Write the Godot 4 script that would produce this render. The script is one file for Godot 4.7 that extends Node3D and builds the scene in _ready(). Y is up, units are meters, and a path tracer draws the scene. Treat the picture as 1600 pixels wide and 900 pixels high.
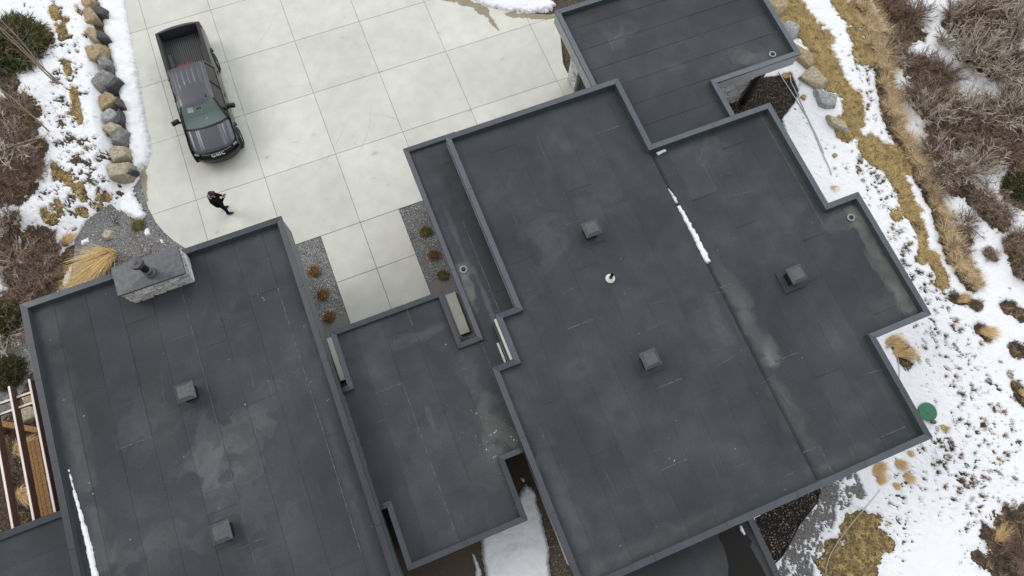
extends Node3D

var rng := RandomNumberGenerator.new()
var M := {}

# ---------------------------------------------------------------- mesh builder
class MB:
	var p := PackedVector3Array()
	var n := PackedVector3Array()
	var c := PackedColorArray()
	var uv := PackedVector2Array()
	var ix := PackedInt32Array()
	var col := Color(1, 1, 1)
	func tri(a: Vector3, b: Vector3, d: Vector3) -> void:   # counter-clockwise seen from outside
		var nn := (b - a).cross(d - a).normalized()
		var k := p.size()
		for q: Vector3 in [a, d, b]:
			p.append(q)
			n.append(nn)
			c.append(col)
			uv.append(Vector2(q.x, q.z))
		ix.append_array(PackedInt32Array([k, k + 1, k + 2]))
	func quad(a: Vector3, b: Vector3, d: Vector3, e: Vector3) -> void:
		tri(a, b, d)
		tri(a, d, e)
	func vert(q: Vector3, nn: Vector3) -> int:
		p.append(q)
		n.append(nn)
		c.append(col)
		uv.append(Vector2(q.x, q.z))
		return p.size() - 1
	func face(a: int, b: int, d: int) -> void:
		ix.append_array(PackedInt32Array([a, d, b]))
	func smooth() -> void:
		for i in n.size():
			n[i] = Vector3.ZERO
		for t in range(0, ix.size(), 3):
			var a := ix[t]
			var b := ix[t + 1]
			var d := ix[t + 2]
			var nn := (p[d] - p[a]).cross(p[b] - p[a])
			n[a] += nn
			n[b] += nn
			n[d] += nn
		for i in n.size():
			n[i] = n[i].normalized() if n[i].length_squared() > 1e-20 else Vector3.UP
	# a box with chamfered long edges, placed by a transform
	func box(t: Transform3D, s: Vector3, ch := 0.0) -> void:
		var h := s / 2.0
		if ch <= 0.0:
			var k: Array[Vector3] = []
			for i in 8:
				k.append(t * Vector3(h.x if i & 1 else -h.x, h.y if i & 2 else -h.y, h.z if i & 4 else -h.z))
			quad(k[1], k[3], k[7], k[5])
			quad(k[0], k[4], k[6], k[2])
			quad(k[2], k[6], k[7], k[3])
			quad(k[0], k[1], k[5], k[4])
			quad(k[4], k[5], k[7], k[6])
			quad(k[0], k[2], k[3], k[1])
			return
		var o: Array[Vector3] = []
		for i in 4:
			var sx := 1.0 if i == 0 or i == 3 else -1.0
			var sz := 1.0 if i < 2 else -1.0
			o.append(Vector3(sx * h.x, 0, sz * h.z))
		var ring := [[-h.y, ch], [-h.y + ch, 0.0], [h.y - ch, 0.0], [h.y, ch]]
		var R: Array = []
		for r: Array in ring:
			var q: Array[Vector3] = []
			for i in 4:
				q.append(t * Vector3(o[i].x - signf(o[i].x) * r[1], r[0], o[i].z - signf(o[i].z) * r[1]))
			R.append(q)
		for j in 3:
			for i in 4:
				quad(R[j][(i + 1) % 4], R[j][i], R[j + 1][i], R[j + 1][(i + 1) % 4])
		quad(R[3][3], R[3][2], R[3][1], R[3][0])
		quad(R[0][0], R[0][1], R[0][2], R[0][3])
	func bx(x0: float, x1: float, y0: float, y1: float, z0: float, z1: float, ch := 0.0) -> void:
		box(Transform3D(Basis(), Vector3((x0 + x1) / 2, (y0 + y1) / 2, (z0 + z1) / 2)), Vector3(absf(x1 - x0), absf(y1 - y0), absf(z1 - z0)), ch)
	func tube(path: Array, radii: Array, sides := 6, cap := true) -> void:
		var k0 := p.size()
		var m := path.size()
		var up := Vector3(0.31, 0.12, 0.94)
		for i in m:
			var d: Vector3 = (path[mini(i + 1, m - 1)] - path[maxi(i - 1, 0)]).normalized()
			var a := d.cross(up)
			if a.length_squared() < 1e-3:
				a = d.cross(Vector3.RIGHT)
			a = a.normalized()
			var b := a.cross(d)
			for s in sides:
				var w := TAU * s / sides
				var nn := a * cos(w) + b * sin(w)
				vert(path[i] + nn * radii[i], nn)
		for i in m - 1:
			for s in sides:
				var u := k0 + i * sides + s
				var v := k0 + i * sides + (s + 1) % sides
				face(u, u + sides, v + sides)
				face(u, v + sides, v)
		if cap:
			for e in [0, m - 1]:
				var cen := vert(path[e], (path[e] - path[1 if e == 0 else m - 2]).normalized())
				var kk: int = k0 + int(e) * sides
				for s in sides:
					if e == 0:
						face(cen, kk + s, kk + (s + 1) % sides)
					else:
						face(cen, kk + (s + 1) % sides, kk + s)
	func lathe(at: Vector3, prof: Array, sides := 24) -> void:   # prof: [radius, height] from bottom to top, flat shaded bands
		for j in prof.size() - 1:
			for s in sides:
				var w0 := TAU * s / sides
				var w1 := TAU * (s + 1) / sides
				var r0: float = prof[j][0]
				var r1: float = prof[j + 1][0]
				var y0: float = prof[j][1]
				var y1: float = prof[j + 1][1]
				var a := at + Vector3(r0 * cos(w0), y0, r0 * sin(w0))
				var b := at + Vector3(r0 * cos(w1), y0, r0 * sin(w1))
				var d := at + Vector3(r1 * cos(w1), y1, r1 * sin(w1))
				var e := at + Vector3(r1 * cos(w0), y1, r1 * sin(w0))
				if r0 < 1e-4:
					tri(a, e, d)
				elif r1 < 1e-4:
					tri(a, e, b)
				else:
					quad(a, e, d, b)
	# a flat polygon (x, z) between two heights; top height may be a function
	func prism(poly: PackedVector2Array, y0: float, y1: float, ch := 0.0, ytop = null) -> void:
		if Geometry2D.is_polygon_clockwise(poly):
			poly = poly.duplicate()
			poly.reverse()
		var top := poly
		if ch > 0.0:
			var o := Geometry2D.offset_polygon(poly, -ch)
			if o.size() == 1 and o[0].size() == poly.size():
				top = o[0]
				if Geometry2D.is_polygon_clockwise(top):
					top.reverse()
				var best := 0
				for i in top.size():
					if top[i].distance_squared_to(poly[0]) < top[best].distance_squared_to(poly[0]):
						best = i
				var r := PackedVector2Array()
				for i in top.size():
					r.append(top[(best + i) % top.size()])
				top = r
			else:
				ch = 0.0
		var f := func(q: Vector2) -> float: return ytop.call(q.x, q.y) if ytop != null else 0.0
		var t := Geometry2D.triangulate_polygon(top)
		for i in range(0, t.size(), 3):
			var a := top[t[i]]
			var b := top[t[i + 1]]
			var d := top[t[i + 2]]
			var A := Vector3(a.x, y1 + f.call(a), a.y)
			var B := Vector3(b.x, y1 + f.call(b), b.y)
			var D := Vector3(d.x, y1 + f.call(d), d.y)
			if (B - A).cross(D - A).y > 0:
				tri(A, B, D)
			else:
				tri(A, D, B)
		var nn := poly.size()
		for i in nn:
			var a := poly[i]
			var b := poly[(i + 1) % nn]
			var a1 := Vector3(a.x, y1 - ch + f.call(a), a.y)
			var b1 := Vector3(b.x, y1 - ch + f.call(b), b.y)
			quad(Vector3(b.x, y0, b.y), Vector3(a.x, y0, a.y), a1, b1)
			if ch > 0.0:
				var c2 := top[i]
				var d2 := top[(i + 1) % nn]
				quad(b1, a1, Vector3(c2.x, y1 + f.call(c2), c2.y), Vector3(d2.x, y1 + f.call(d2), d2.y))
	func mesh(into: ArrayMesh = null) -> ArrayMesh:
		var am := into if into else ArrayMesh.new()
		if p.is_empty():
			return am
		var a := []
		a.resize(Mesh.ARRAY_MAX)
		a[Mesh.ARRAY_VERTEX] = p
		a[Mesh.ARRAY_NORMAL] = n
		a[Mesh.ARRAY_COLOR] = c
		a[Mesh.ARRAY_TEX_UV] = uv
		a[Mesh.ARRAY_INDEX] = ix
		am.add_surface_from_arrays(Mesh.PRIMITIVE_TRIANGLES, a)
		return am


func obj(called: String, mb: MB, m: Material, parent: Node3D = null) -> MeshInstance3D:
	var o := MeshInstance3D.new()
	o.name = called
	o.mesh = mb.mesh()
	o.set_surface_override_material(0, m)
	(parent if parent else self).add_child(o, true)
	return o

func inst(called: String, mesh: Mesh, m: Material, parent: Node3D = null, t := Transform3D()) -> MeshInstance3D:
	var o := MeshInstance3D.new()
	o.name = called
	o.mesh = mesh
	o.set_surface_override_material(0, m)
	o.transform = t
	(parent if parent else self).add_child(o, true)
	return o

func tag(o: Node3D, label: String, category: String, group := "", kind := "") -> Node3D:
	if label: o.set_meta("label", label)
	if category: o.set_meta("category", category)
	if group: o.set_meta("group", group)
	if kind: o.set_meta("kind", kind)
	return o

func thing(called: String, at: Vector3, label: String, category: String, group := "") -> Node3D:
	var o := Node3D.new()
	o.name = called
	o.position = at
	add_child(o, true)
	return tag(o, label, category, group)

func copy(src: Node3D, at: Vector3, turn: float, sc: Vector3, label: String) -> Node3D:
	var o: Node3D = src.duplicate()
	o.name = String(src.name).rstrip("0123456789")
	add_child(o, true)
	o.transform = Transform3D(Basis(Vector3.UP, turn) * Basis.from_scale(sc), at)
	o.set_meta("label", label)
	return o

func scatter(called: String, mesh: Mesh, m: Material, ts: Array, cols: Array, parent: Node3D = null) -> MultiMeshInstance3D:
	var mm := MultiMesh.new()
	mm.transform_format = MultiMesh.TRANSFORM_3D
	mm.use_colors = not cols.is_empty()
	mm.mesh = mesh
	mm.instance_count = ts.size()
	for i in ts.size():
		mm.set_instance_transform(i, ts[i])
		if mm.use_colors: mm.set_instance_color(i, cols[i])
	var o := MultiMeshInstance3D.new()
	o.name = called
	o.multimesh = mm
	o.material_override = m
	(parent if parent else self).add_child(o, true)
	o.set_meta("kind", "stuff")
	return o

func lin(r: float, g: float, b: float) -> Color:
	return Color(r, g, b).linear_to_srgb()

func mat(col: Color, rough := 0.8, metal := 0.0, vcol := false) -> StandardMaterial3D:
	var m := StandardMaterial3D.new()
	m.albedo_color = col
	m.roughness = rough
	m.metallic = metal
	m.vertex_color_use_as_albedo = vcol
	return m

func noise(freq: float, sd: int, oct := 4, kind := FastNoiseLite.TYPE_SIMPLEX_SMOOTH) -> FastNoiseLite:
	var f := FastNoiseLite.new()
	f.noise_type = kind
	f.frequency = freq
	f.seed = sd
	f.fractal_octaves = oct
	return f

# seamless noise texture between two tones
func ntex(size: int, freq: float, sd: int, lo: float, hi: float, oct := 4, normal := 0.0) -> NoiseTexture2D:
	var t := NoiseTexture2D.new()
	t.width = size
	t.height = size
	t.seamless = true
	t.noise = noise(freq, sd, oct)
	if normal > 0.0:
		t.as_normal_map = true
		t.bump_strength = normal
	else:
		var g := Gradient.new()
		g.set_color(0, Color(lo, lo, lo))
		g.set_color(1, Color(hi, hi, hi))
		t.color_ramp = g
	return t

func tri_tex(m: StandardMaterial3D, scale: float) -> StandardMaterial3D:
	m.uv1_triplanar = true
	m.uv1_world_triplanar = true
	m.uv1_scale = Vector3.ONE * scale
	return m

func V3(q: Vector2, y := 0.0) -> Vector3:
	return Vector3(q.x, y, q.y)

func sst(a: float, b: float, x: float) -> float:
	return smoothstep(a, b, x)

# ---------------------------------------------------------------- terrain
func wall_x(z: float) -> float:
	return -9.45 - 0.085 * (z + 18.4)

func ground_y(x: float, z: float) -> float:
	var d := wall_x(z) - x
	var s := 1.0 - sst(-17.6, -15.2, z)
	return (0.62 * sst(0.0, 0.7, d) + 0.05 * maxf(0.0, d)) * s * (1.0 - sst(9.0, 16.0, d))

func cap_d(x: float, z: float, k: Array) -> float:   # distance to a capsule's axis over its radius
	var a := Vector2(k[0], k[1])
	var b := Vector2(k[2], k[3])
	var q := Vector2(x, z)
	var ab := b - a
	var t := clampf((q - a).dot(ab) / maxf(ab.length_squared(), 1e-6), 0.0, 1.0)
	return (q - a - ab * t).length() / k[4]

# ---------------------------------------------------------------- materials
const RX := -17.5     # the stain map of the roofs covers this rectangle
const RZ := -17.5
const RW := 36.0
const RD := 24.5
const RPX := 44.0

func stain_image() -> Image:
	var w := int(RW * RPX)
	var h := int(RD * RPX)
	var n1 := noise(0.0045, 11, 4).get_image(w, h)
	var n2 := noise(0.020, 12, 5).get_image(w, h)
	var n3 := noise(0.35, 13, 2).get_image(w, h)
	for im: Image in [n1, n2, n3]:
		im.convert(Image.FORMAT_L8)
	var a := n1.get_data()
	var b := n2.get_data()
	var d := n3.get_data()
	var v := PackedFloat32Array()
	v.resize(w * h)
	for i in w * h:
		v[i] = 53.0 + 0.085 * (a[i] - 128) * (0.55 + 0.0035 * b[i]) + 0.055 * (b[i] - 128) + 0.055 * (d[i] - 128)
	var warm := PackedFloat32Array()
	warm.resize(w * h)
	# dust and dried puddles: centre, radii, strength, warmth
	var blobs := [
		[15.85, -2.3, 0.30, 2.9, 40, 0.7], [15.4, -4.4, 1.1, 0.45, 26, 0.6], [15.2, -0.9, 1.5, 0.6, 16, 0.5], [10.35, -3.6, 0.45, 1.3, 22, 0.4], [10.4, -1.7, 0.36, 1.6, 22, 0.5], [10.6, -0.8, 0.26, 0.5, 28, 0.3],
		[10.3, 0.9, 0.4, 2.4, 18, 0.9], [9.35, -2.6, 0.4, 1.1, 22, 0.0], [3.9, -9.8, 0.9, 1.2, 10, 0.0], [5.2, -7.3, 0.75, 1.0, 20, 0.1], [3.1, -5.4, 0.9, 1.5, 12, 0.0], [14.9, -7.7, 0.45, 1.9, 17, 0.5],
		[1.85, -6.95, 0.22, 0.8, 48, 0.7], [2.15, -9.0, 0.12, 1.4, 22, 0.3], [2.3, -6.3, 0.1, 1.3, 30, 0.2], [1.9, -7.7, 0.35, 0.35, 24, 0.4], [0.9, -4.0, 0.5, 1.2, 17, 0.3], [0.95, -2.3, 0.7, 1.4, 30, 0.7], [0.4, -1.2, 1.0, 1.2, 16, 0.6],
		[-0.2, -6.0, 1.3, 0.18, 20, 0.1], [-0.9, -3.2, 0.09, 0.7, 24, 0.0], [15.9, -11.7, 0.8, 0.4, 30, 0.4], [15.3, -12.3, 0.9, 0.6, 16, 0.4], [12.6, -12.5, 0.6, 0.3, 18, 0.5], [11.0, -14.6, 1.0, 0.6, 20, 0.4], [9.8, -15.7, 0.6, 0.35, 12, 0.4], [9.9, -13.9, 0.4, 0.9, 10, 0.2],
		[-6.9, -4.6, 1.4, 1.0, 15, 0.5], [-7.6, -4.2, 0.6, 0.6, 12, 0.3], [-9.1, -6.0, 0.9, 1.0, 14, 0.2], [-10.0, -2.6, 1.4, 0.8, 18, 0.4], [-7.4, -3.0, 1.6, 1.8, 13, 0.2], [-11.4, -6.3, 0.35, 2.2, 20, 0.6], [-11.3, -3.4, 0.35, 1.6, 20, 0.7], [-5.5, -5.7, 0.7, 0.8, 12, 0.1], [-8.3, -9.1, 1.4, 0.6, 10, 0.4], [-11.4, -10.7, 0.5, 0.6, 18, 0.6],
		[-6.1, -1.3, 0.9, 1.2, 12, 0.2], [-4.3, -7.2, 0.5, 1.2, 8, 0.0], [-3.95, -2.4, 0.16, 3.0, 12, 0.3], [4.1, -2.9, 0.7, 0.6, 15, 0.0], [6.9, -3.4, 1.2, 0.7, 8, 0.0], [2.2, 1.2, 0.35, 2.4, 18, 0.3], [4.2, 3.0, 3.0, 0.3, 17, 0.7], [10.8, 3.0, 2.2, 0.35, 20, 0.8], [13.7, 1.4, 0.3, 2.0, 14, 0.6], [6.4, 0.9, 1.2, 0.8, 7, 0.0], [12.9, -0.5, 0.7, 0.7, 14, 0.0], [12.1, -8.4, 0.9, 0.6, 12, 0.2],
		[4.0, -12.0, 2.6, 0.3, 8, 0.3], [11.4, -9.0, 1.0, 0.4, 16, 0.3], [5.9, 4.6, 0.8, 0.6, 8, 0.4], [-15.0, -3.6, 1.6, 0.5, 6, 0.2]]
	for k: Array in blobs:
		var x0 := int((k[0] - k[2] * 1.5 - RX) * RPX)
		var x1 := int((k[0] + k[2] * 1.5 - RX) * RPX)
		var y0 := int((k[1] - k[3] * 1.5 - RZ) * RPX)
		var y1 := int((k[1] + k[3] * 1.5 - RZ) * RPX)
		for y in range(maxi(0, y0), mini(h, y1)):
			for x in range(maxi(0, x0), mini(w, x1)):
				var dx: float = ((x / RPX + RX) - k[0]) / k[2]
				var dz: float = ((y / RPX + RZ) - k[1]) / k[3]
				var i := y * w + x
				var r := sqrt(dx * dx + dz * dz) + (a[i] - 128) * 0.004 + (b[i] - 128) * 0.008
				if r < 1.25:
					var s := (1.0 - smoothstep(0.25, 1.25, r)) * float(k[4]) * (0.62 + 0.0035 * (b[i] - 60))
					v[i] += s
					warm[i] += s * float(k[5])
	# rings left where shallow puddles dried: x, z, radii, strength
	for k: Array in [[-7.0, -4.4, 1.25, 0.95, 15], [-7.5, -4.1, 0.7, 0.55, 17], [-6.5, -4.9, 0.55, 0.4, 13], [-8.9, -5.9, 0.9, 1.1, 11], [-8.6, -6.3, 0.45, 0.5, 10], [-6.2, -9.0, 0.8, 0.5, 12], [-7.3, -2.7, 1.5, 1.1, 10], [-5.6, -5.6, 1.0, 0.6, 8], [-9.8, -2.5, 1.1, 0.7, 11], [-4.7, -6.0, 0.5, 0.3, 12],
			[4.9, -9.1, 0.6, 1.0, 9], [3.6, -6.6, 0.5, 0.7, 9], [7.3, -8.0, 1.2, 0.9, 7], [12.2, -7.9, 0.6, 0.8, 8], [12.7, -0.9, 0.6, 0.5, 10], [5.0, -3.0, 0.7, 0.7, 8], [9.2, -2.4, 0.35, 0.9, 12], [10.9, -14.5, 0.7, 0.4, 12], [13.2, -13.3, 0.9, 0.5, 9], [15.2, -12.1, 0.6, 0.4, 14], [-0.8, -2.6, 1.2, 0.9, 7], [0.3, -4.9, 0.6, 0.6, 9], [11.2, -5.1, 0.5, 0.5, 12]]:
		for y in range(maxi(0, int((k[1] - k[3] * 1.7 - RZ) * RPX)), mini(h, int((k[1] + k[3] * 1.7 - RZ) * RPX))):
			for x in range(maxi(0, int((k[0] - k[2] * 1.7 - RX) * RPX)), mini(w, int((k[0] + k[2] * 1.7 - RX) * RPX))):
				var i := y * w + x
				var r := Vector2(((x / RPX + RX) - k[0]) / k[2], ((y / RPX + RZ) - k[1]) / k[3]).length() + (a[i] - 128) * 0.006 + (b[i] - 128) * 0.009
				if r < 1.2:
					var s := 0.5 * float(k[4]) * (0.30 * smoothstep(1.05, 0.85, r) + 0.75 * smoothstep(0.55, 0.95, r) * smoothstep(1.1, 0.98, r)) * clampf(0.2 + 0.0062 * b[i], 0.0, 1.2)
					v[i] += s
					warm[i] += s * 0.35
	# silt line along the low edge of the east plane, where the valley drains
	for y in range(int((-9.2 - RZ) * RPX), int((3.3 - RZ) * RPX)):
		for x in range(int((9.97 - RX) * RPX), int((10.16 - RX) * RPX)):
			var i := y * w + x
			var s := 1.0 - absf((x / RPX + RX) - 10.03) / (0.06 + 0.0006 * b[i])
			if s > 0: v[i] -= 24.0 * s
	# scuffs and drying streaks: short thin pale strokes
	var rg := RandomNumberGenerator.new()
	rg.seed = 5
	for q in 110:
		var x := rg.randf_range(-12, 16)
		var z := rg.randf_range(-16, 3.4)
		var along_z := rg.randf() < 0.6
		var l := rg.randf_range(0.2, 1.3)
		var st := rg.randf_range(5, 22)
		var drift := rg.randf_range(-0.15, 0.15)
		for t in int(l * RPX):
			var px := int((x + (drift * t / RPX if along_z else t / RPX) - RX) * RPX)
			var py := int((z + (t / RPX if along_z else drift * t / RPX) - RZ) * RPX)
			if px > 1 and px < w - 2 and py > 1 and py < h - 2:
				var i := py * w + px
				var s := st * (0.3 + 0.005 * b[i]) * sin(PI * t / (l * RPX))
				v[i] += s
				v[i + 1] += s * 0.4
	for q in 150:   # bird lime and bits of grit
		var x := rg.randf_range(-12, 16)
		var z := rg.randf_range(-13, 3.4)
		if q < 50:
			x = rg.randfn(0.9, 0.45)
			z = rg.randfn(-1.9, 0.7)
		var px := int((x - RX) * RPX)
		var py := int((z - RZ) * RPX)
		var s := rg.randf_range(40, 130)
		for o: int in ([0, 1, w] if rg.randf() < 0.35 else [0]):
			v[clampi(py * w + px + o, 0, w * h - 1)] += s
	var out := PackedByteArray()
	out.resize(w * h * 3)
	for i in w * h:
		var u := v[i]
		var wm := warm[i]
		out[i * 3] = clampi(int(u - 2.8 + wm * 0.16), 0, 255)
		out[i * 3 + 1] = clampi(int(u + 0.6 + wm * 0.08), 0, 255)
		out[i * 3 + 2] = clampi(int(u + 5.5 - wm * 0.22), 0, 255)
	return Image.create_from_data(w, h, false, Image.FORMAT_RGB8, out)

const SX := -9.6      # the mottling of the concrete covers this rectangle
const SZ := -30.0
const SW := 21.0
const SD := 23.0
const SPX := 42.0

func concrete_image() -> Image:
	var w := int(SW * SPX)
	var h := int(SD * SPX)
	var n1 := noise(0.006, 31, 4).get_image(w, h)
	var n2 := noise(0.03, 32, 5).get_image(w, h)
	var n3 := noise(0.4, 33, 2).get_image(w, h)
	for im: Image in [n1, n2, n3]:
		im.convert(Image.FORMAT_L8)
	var a := n1.get_data()
	var b := n2.get_data()
	var d := n3.get_data()
	var v := PackedFloat32Array()
	v.resize(w * h)
	for i in w * h:
		v[i] = 0.05 * (a[i] - 128) + 0.045 * (b[i] - 128) + 0.022 * (d[i] - 128)
	var rg := RandomNumberGenerator.new()
	rg.seed = 8
	# tyre smears: long faint arcs
	for q in 34:
		var x := rg.randf_range(-5, 8)
		var z := rg.randf_range(-24, -13)
		var an := rg.randf_range(-0.5, 0.7)
		var bend := rg.randf_range(-0.25, 0.25)
		var l := rg.randf_range(1.2, 4.5)
		var st := rg.randf_range(2, 6)
		var wd := rg.randi_range(2, 6)
		for t in int(l * SPX):
			var s := t / SPX
			var px := int((x + s * cos(an + bend * s) - SX) * SPX)
			var py := int((z - s * sin(an + bend * s) - SZ) * SPX)
			for o in wd:
				if px > 0 and px < w - 1 and py + o > 0 and py + o < h - 1:
					var i := (py + o) * w + px
					v[i] -= st * 0.012 * maxf(0.0, b[i] - 60) * sin(PI * s / l)
	for q in 120:   # scuffs and shoe prints
		var x := rg.randf_range(-8, 9)
		var z := rg.randf_range(-27, -12.5)
		var st := rg.randf_range(4, 18)
		var rx := rg.randf_range(0.03, 0.13)
		var rz := rg.randf_range(0.02, 0.08)
		for yy in range(-12, 13):
			for xx in range(-12, 13):
				var px := int((x - SX) * SPX) + xx
				var py := int((z - SZ) * SPX) + yy
				if px < 0 or py < 0 or px >= w or py >= h: continue
				var i := py * w + px
				var r := Vector2((xx + yy * 0.5) / SPX / rx, yy / SPX / rz).length() + (b[i] - 128) * 0.014
				if r < 1.0: v[i] -= st * (1.0 - r)
	# melt water that has run over the slab
	var wet := PackedFloat32Array()
	wet.resize(w * h)
	var runs := [WETS]
	for k: Array in runs[0]:
		var y0 := int((minf(k[1], k[3]) - k[4] * 1.6 - SZ) * SPX)
		var y1 := int((maxf(k[1], k[3]) + k[4] * 1.6 - SZ) * SPX)
		var x0 := int((minf(k[0], k[2]) - k[4] * 1.6 - SX) * SPX)
		var x1 := int((maxf(k[0], k[2]) + k[4] * 1.6 - SX) * SPX)
		for y in range(maxi(0, y0), mini(h, y1)):
			for x in range(maxi(0, x0), mini(w, x1)):
				var i := y * w + x
				var r := cap_d(x / SPX + SX, y / SPX + SZ, k) + (b[i] - 128) * 0.007 + (a[i] - 128) * 0.002
				wet[i] = maxf(wet[i], 1.0 - smoothstep(0.86, 1.0, r))
	var out := PackedByteArray()
	out.resize(w * h * 3)
	for i in w * h:
		var u := 195.0 + v[i]
		var q := wet[i]
		out[i * 3] = clampi(int(lerpf(u, 138.0 + v[i], q)), 0, 255)
		out[i * 3 + 1] = clampi(int(lerpf(u + 0.5, 131.0 + v[i], q)), 0, 255)
		out[i * 3 + 2] = clampi(int(lerpf(u - 8.0, 112.0 + v[i], q)), 0, 255)
	return Image.create_from_data(w, h, false, Image.FORMAT_RGB8, out)

var WETS: Array = [[5.9, -21.9, 7.4, -20.7, 0.18], [7.1, -20.9, 7.6, -20.3, 0.20], [7.6, -20.3, 7.7, -19.7, 0.13], [7.7, -19.7, 7.8, -19.1, 0.08], [8.5, -19.8, 10.1, -19.0, 0.15], [10.1, -19.0, 11.2, -19.2, 0.18], [-8.8, -17.5, -8.9, -16.9, 0.16], [-8.9, -16.9, -8.9, -16.4, 0.08], [-8.6, -17.9, -8.8, -17.5, 0.18]]

func mapped(im: Image, x0: float, z0: float, w: float, d: float, tint: Color, rough: float, shared: ImageTexture = null) -> StandardMaterial3D:
	var m := mat(tint, rough)
	m.albedo_texture = shared if shared else ImageTexture.create_from_image(im)
	m.uv1_scale = Vector3(1.0 / w, 1.0 / d, 1)
	m.uv1_offset = Vector3(-x0 / w, -z0 / d, 0)
	return m

func materials() -> void:
	var stain := ImageTexture.create_from_image(stain_image())
	for i in 5:
		var k: float = [1.0, 0.965, 1.035, 0.98, 1.02][i]
		M["roof%d" % i] = mapped(null, RX, RZ, RW, RD, Color(k * 0.95, k * 0.95, k * 0.95), 0.82, stain)
	M.bleed0 = mapped(null, RX, RZ, RW, RD, Color(0.92, 0.92, 0.92), 0.8, stain)
	M.bleed1 = mapped(null, RX, RZ, RW, RD, Color(0.94, 0.94, 0.94), 0.8, stain)
	M.bleed2 = mat(Color(0.39, 0.395, 0.40), 0.85)
	M.bleed2.albedo_texture = ntex(128, 0.05, 77, 0.55, 1.0)
	tri_tex(M.bleed2, 0.8)
	var conc := ImageTexture.create_from_image(concrete_image())
	for i in 4:
		var k: float = [1.0, 0.985, 0.97, 0.99][i]
		M["slab%d" % i] = mapped(null, SX, SZ, SW, SD, Color(k, k, k), 0.85, conc)
	M.coping = mat(Color(0.315, 0.325, 0.345), 0.26, 0.9)
	M.coping.roughness_texture = ntex(256, 0.03, 41, 0.92, 1.0)
	M.coping.albedo_texture = ntex(256, 0.012, 42, 0.93, 1.0)
	tri_tex(M.coping, 0.6)
	M.fascia = mat(Color(0.58, 0.595, 0.60), 0.5, 0.1)
	M.fascia.albedo_texture = ntex(256, 0.02, 43, 0.88, 1.0)
	tri_tex(M.fascia, 0.5)
	M.upturn = mat(Color(0.195, 0.235, 0.25), 0.8)
	M.dark_fascia = mat(Color(0.33, 0.35, 0.36), 0.5, 0.1)
	M.dark_wall = tri_tex(mat(Color(0.21, 0.22, 0.23), 0.7), 0.5)
	M.dark_wall.albedo_texture = ntex(256, 0.03, 44, 0.8, 1.0)
	M.black = mat(Color(0.05, 0.05, 0.055), 0.6)
	M.white = mat(Color(0.84, 0.84, 0.83), 0.6)
	M.white.albedo_texture = ntex(128, 0.03, 45, 0.93, 1.0)
	tri_tex(M.white, 0.7)
	M.metal = mat(Color(0.37, 0.38, 0.395), 0.5, 0.3)
	M.metal.albedo_texture = ntex(256, 0.02, 46, 0.78, 1.0)
	tri_tex(M.metal, 0.9)
	M.vent = mat(Color(0.315, 0.325, 0.34), 0.45, 0.2)
	M.vent.albedo_texture = ntex(128, 0.04, 47, 0.8, 1.0)
	tri_tex(M.vent, 1.3)
	M.steel = mat(Color(0.50, 0.51, 0.52), 0.5, 0.4)
	M.glass = mat(Color(0.10, 0.13, 0.13), 0.08)
	for i in 6:
		var c: Color = [Color(0.80, 0.80, 0.79), Color(0.88, 0.87, 0.84), Color(0.66, 0.67, 0.68), Color(0.80, 0.84, 0.86), Color(0.80, 0.76, 0.69), Color(0.90, 0.90, 0.89)][i]
		var m := mat(c, 0.85)
		m.albedo_texture = ntex(128, 0.04, 60 + i, 0.66, 1.0)
		M["stone%d" % i] = tri_tex(m, 2.2)
	for i in 5:
		var c: Color = [Color(0.73, 0.65, 0.52), Color(0.58, 0.58, 0.57), Color(0.36, 0.36, 0.37), Color(0.74, 0.70, 0.61), Color(0.69, 0.70, 0.70)][i]
		var m := mat(c, 0.9)
		m.albedo_texture = ntex(256, 0.018, 70 + i, 0.66, 1.0, 5)
		m.normal_enabled = true
		m.normal_texture = M.rock_n if M.has("rock_n") else ntex(256, 0.03, 79, 0, 1, 5, 6.0)
		M.rock_n = m.normal_texture
		M["rock%d" % i] = tri_tex(m, 1.1)
	M.joint = mat(Color(0.42, 0.41, 0.39), 0.95)
	M.snow = mat(Color(0.885, 0.895, 0.91), 0.75)
	M.snow.normal_enabled = true
	M.snow.normal_texture = ntex(512, 0.03, 81, 0, 1, 5, 3.0)
	M.snow.normal_scale = 1.0
	M.snow.albedo_texture = ntex(512, 0.012, 82, 0.955, 1.0, 5)
	tri_tex(M.snow, 0.35)
	M.old_snow = mat(Color(0.83, 0.85, 0.87), 0.7)
	M.old_snow.albedo_texture = ntex(256, 0.02, 83, 0.86, 1.0, 5)
	M.old_snow.normal_enabled = true
	M.old_snow.normal_texture = M.snow.normal_texture
	tri_tex(M.old_snow, 0.5)
	M.earth = mat(Color(1, 1, 1), 0.95, 0.0, true)
	M.earth.albedo_texture = ntex(1024, 0.02, 84, 0.45, 1.0, 6)
	M.earth.normal_enabled = true
	M.earth.normal_texture = ntex(512, 0.06, 85, 0, 1, 5, 8.0)
	tri_tex(M.earth, 0.28)
	M.gravel = mat(Color(0.55, 0.545, 0.54), 0.95)
	M.gravel.albedo_texture = ntex(512, 0.12, 86, 0.6, 1.0, 4)
	tri_tex(M.gravel, 0.5)
	M.mulch = mat(Color(0.20, 0.165, 0.14), 0.95)
	M.mulch.albedo_texture = ntex(512, 0.10, 87, 0.3, 1.0, 4)
	tri_tex(M.mulch, 0.5)
	M.court = mat(Color(0.40, 0.355, 0.30), 0.95)
	M.court.albedo_texture = ntex(512, 0.10, 91, 0.55, 1.0, 4)
	tri_tex(M.court, 0.5)
	M.plant = mat(Color(1, 1, 1), 0.9, 0.0, true)
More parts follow.
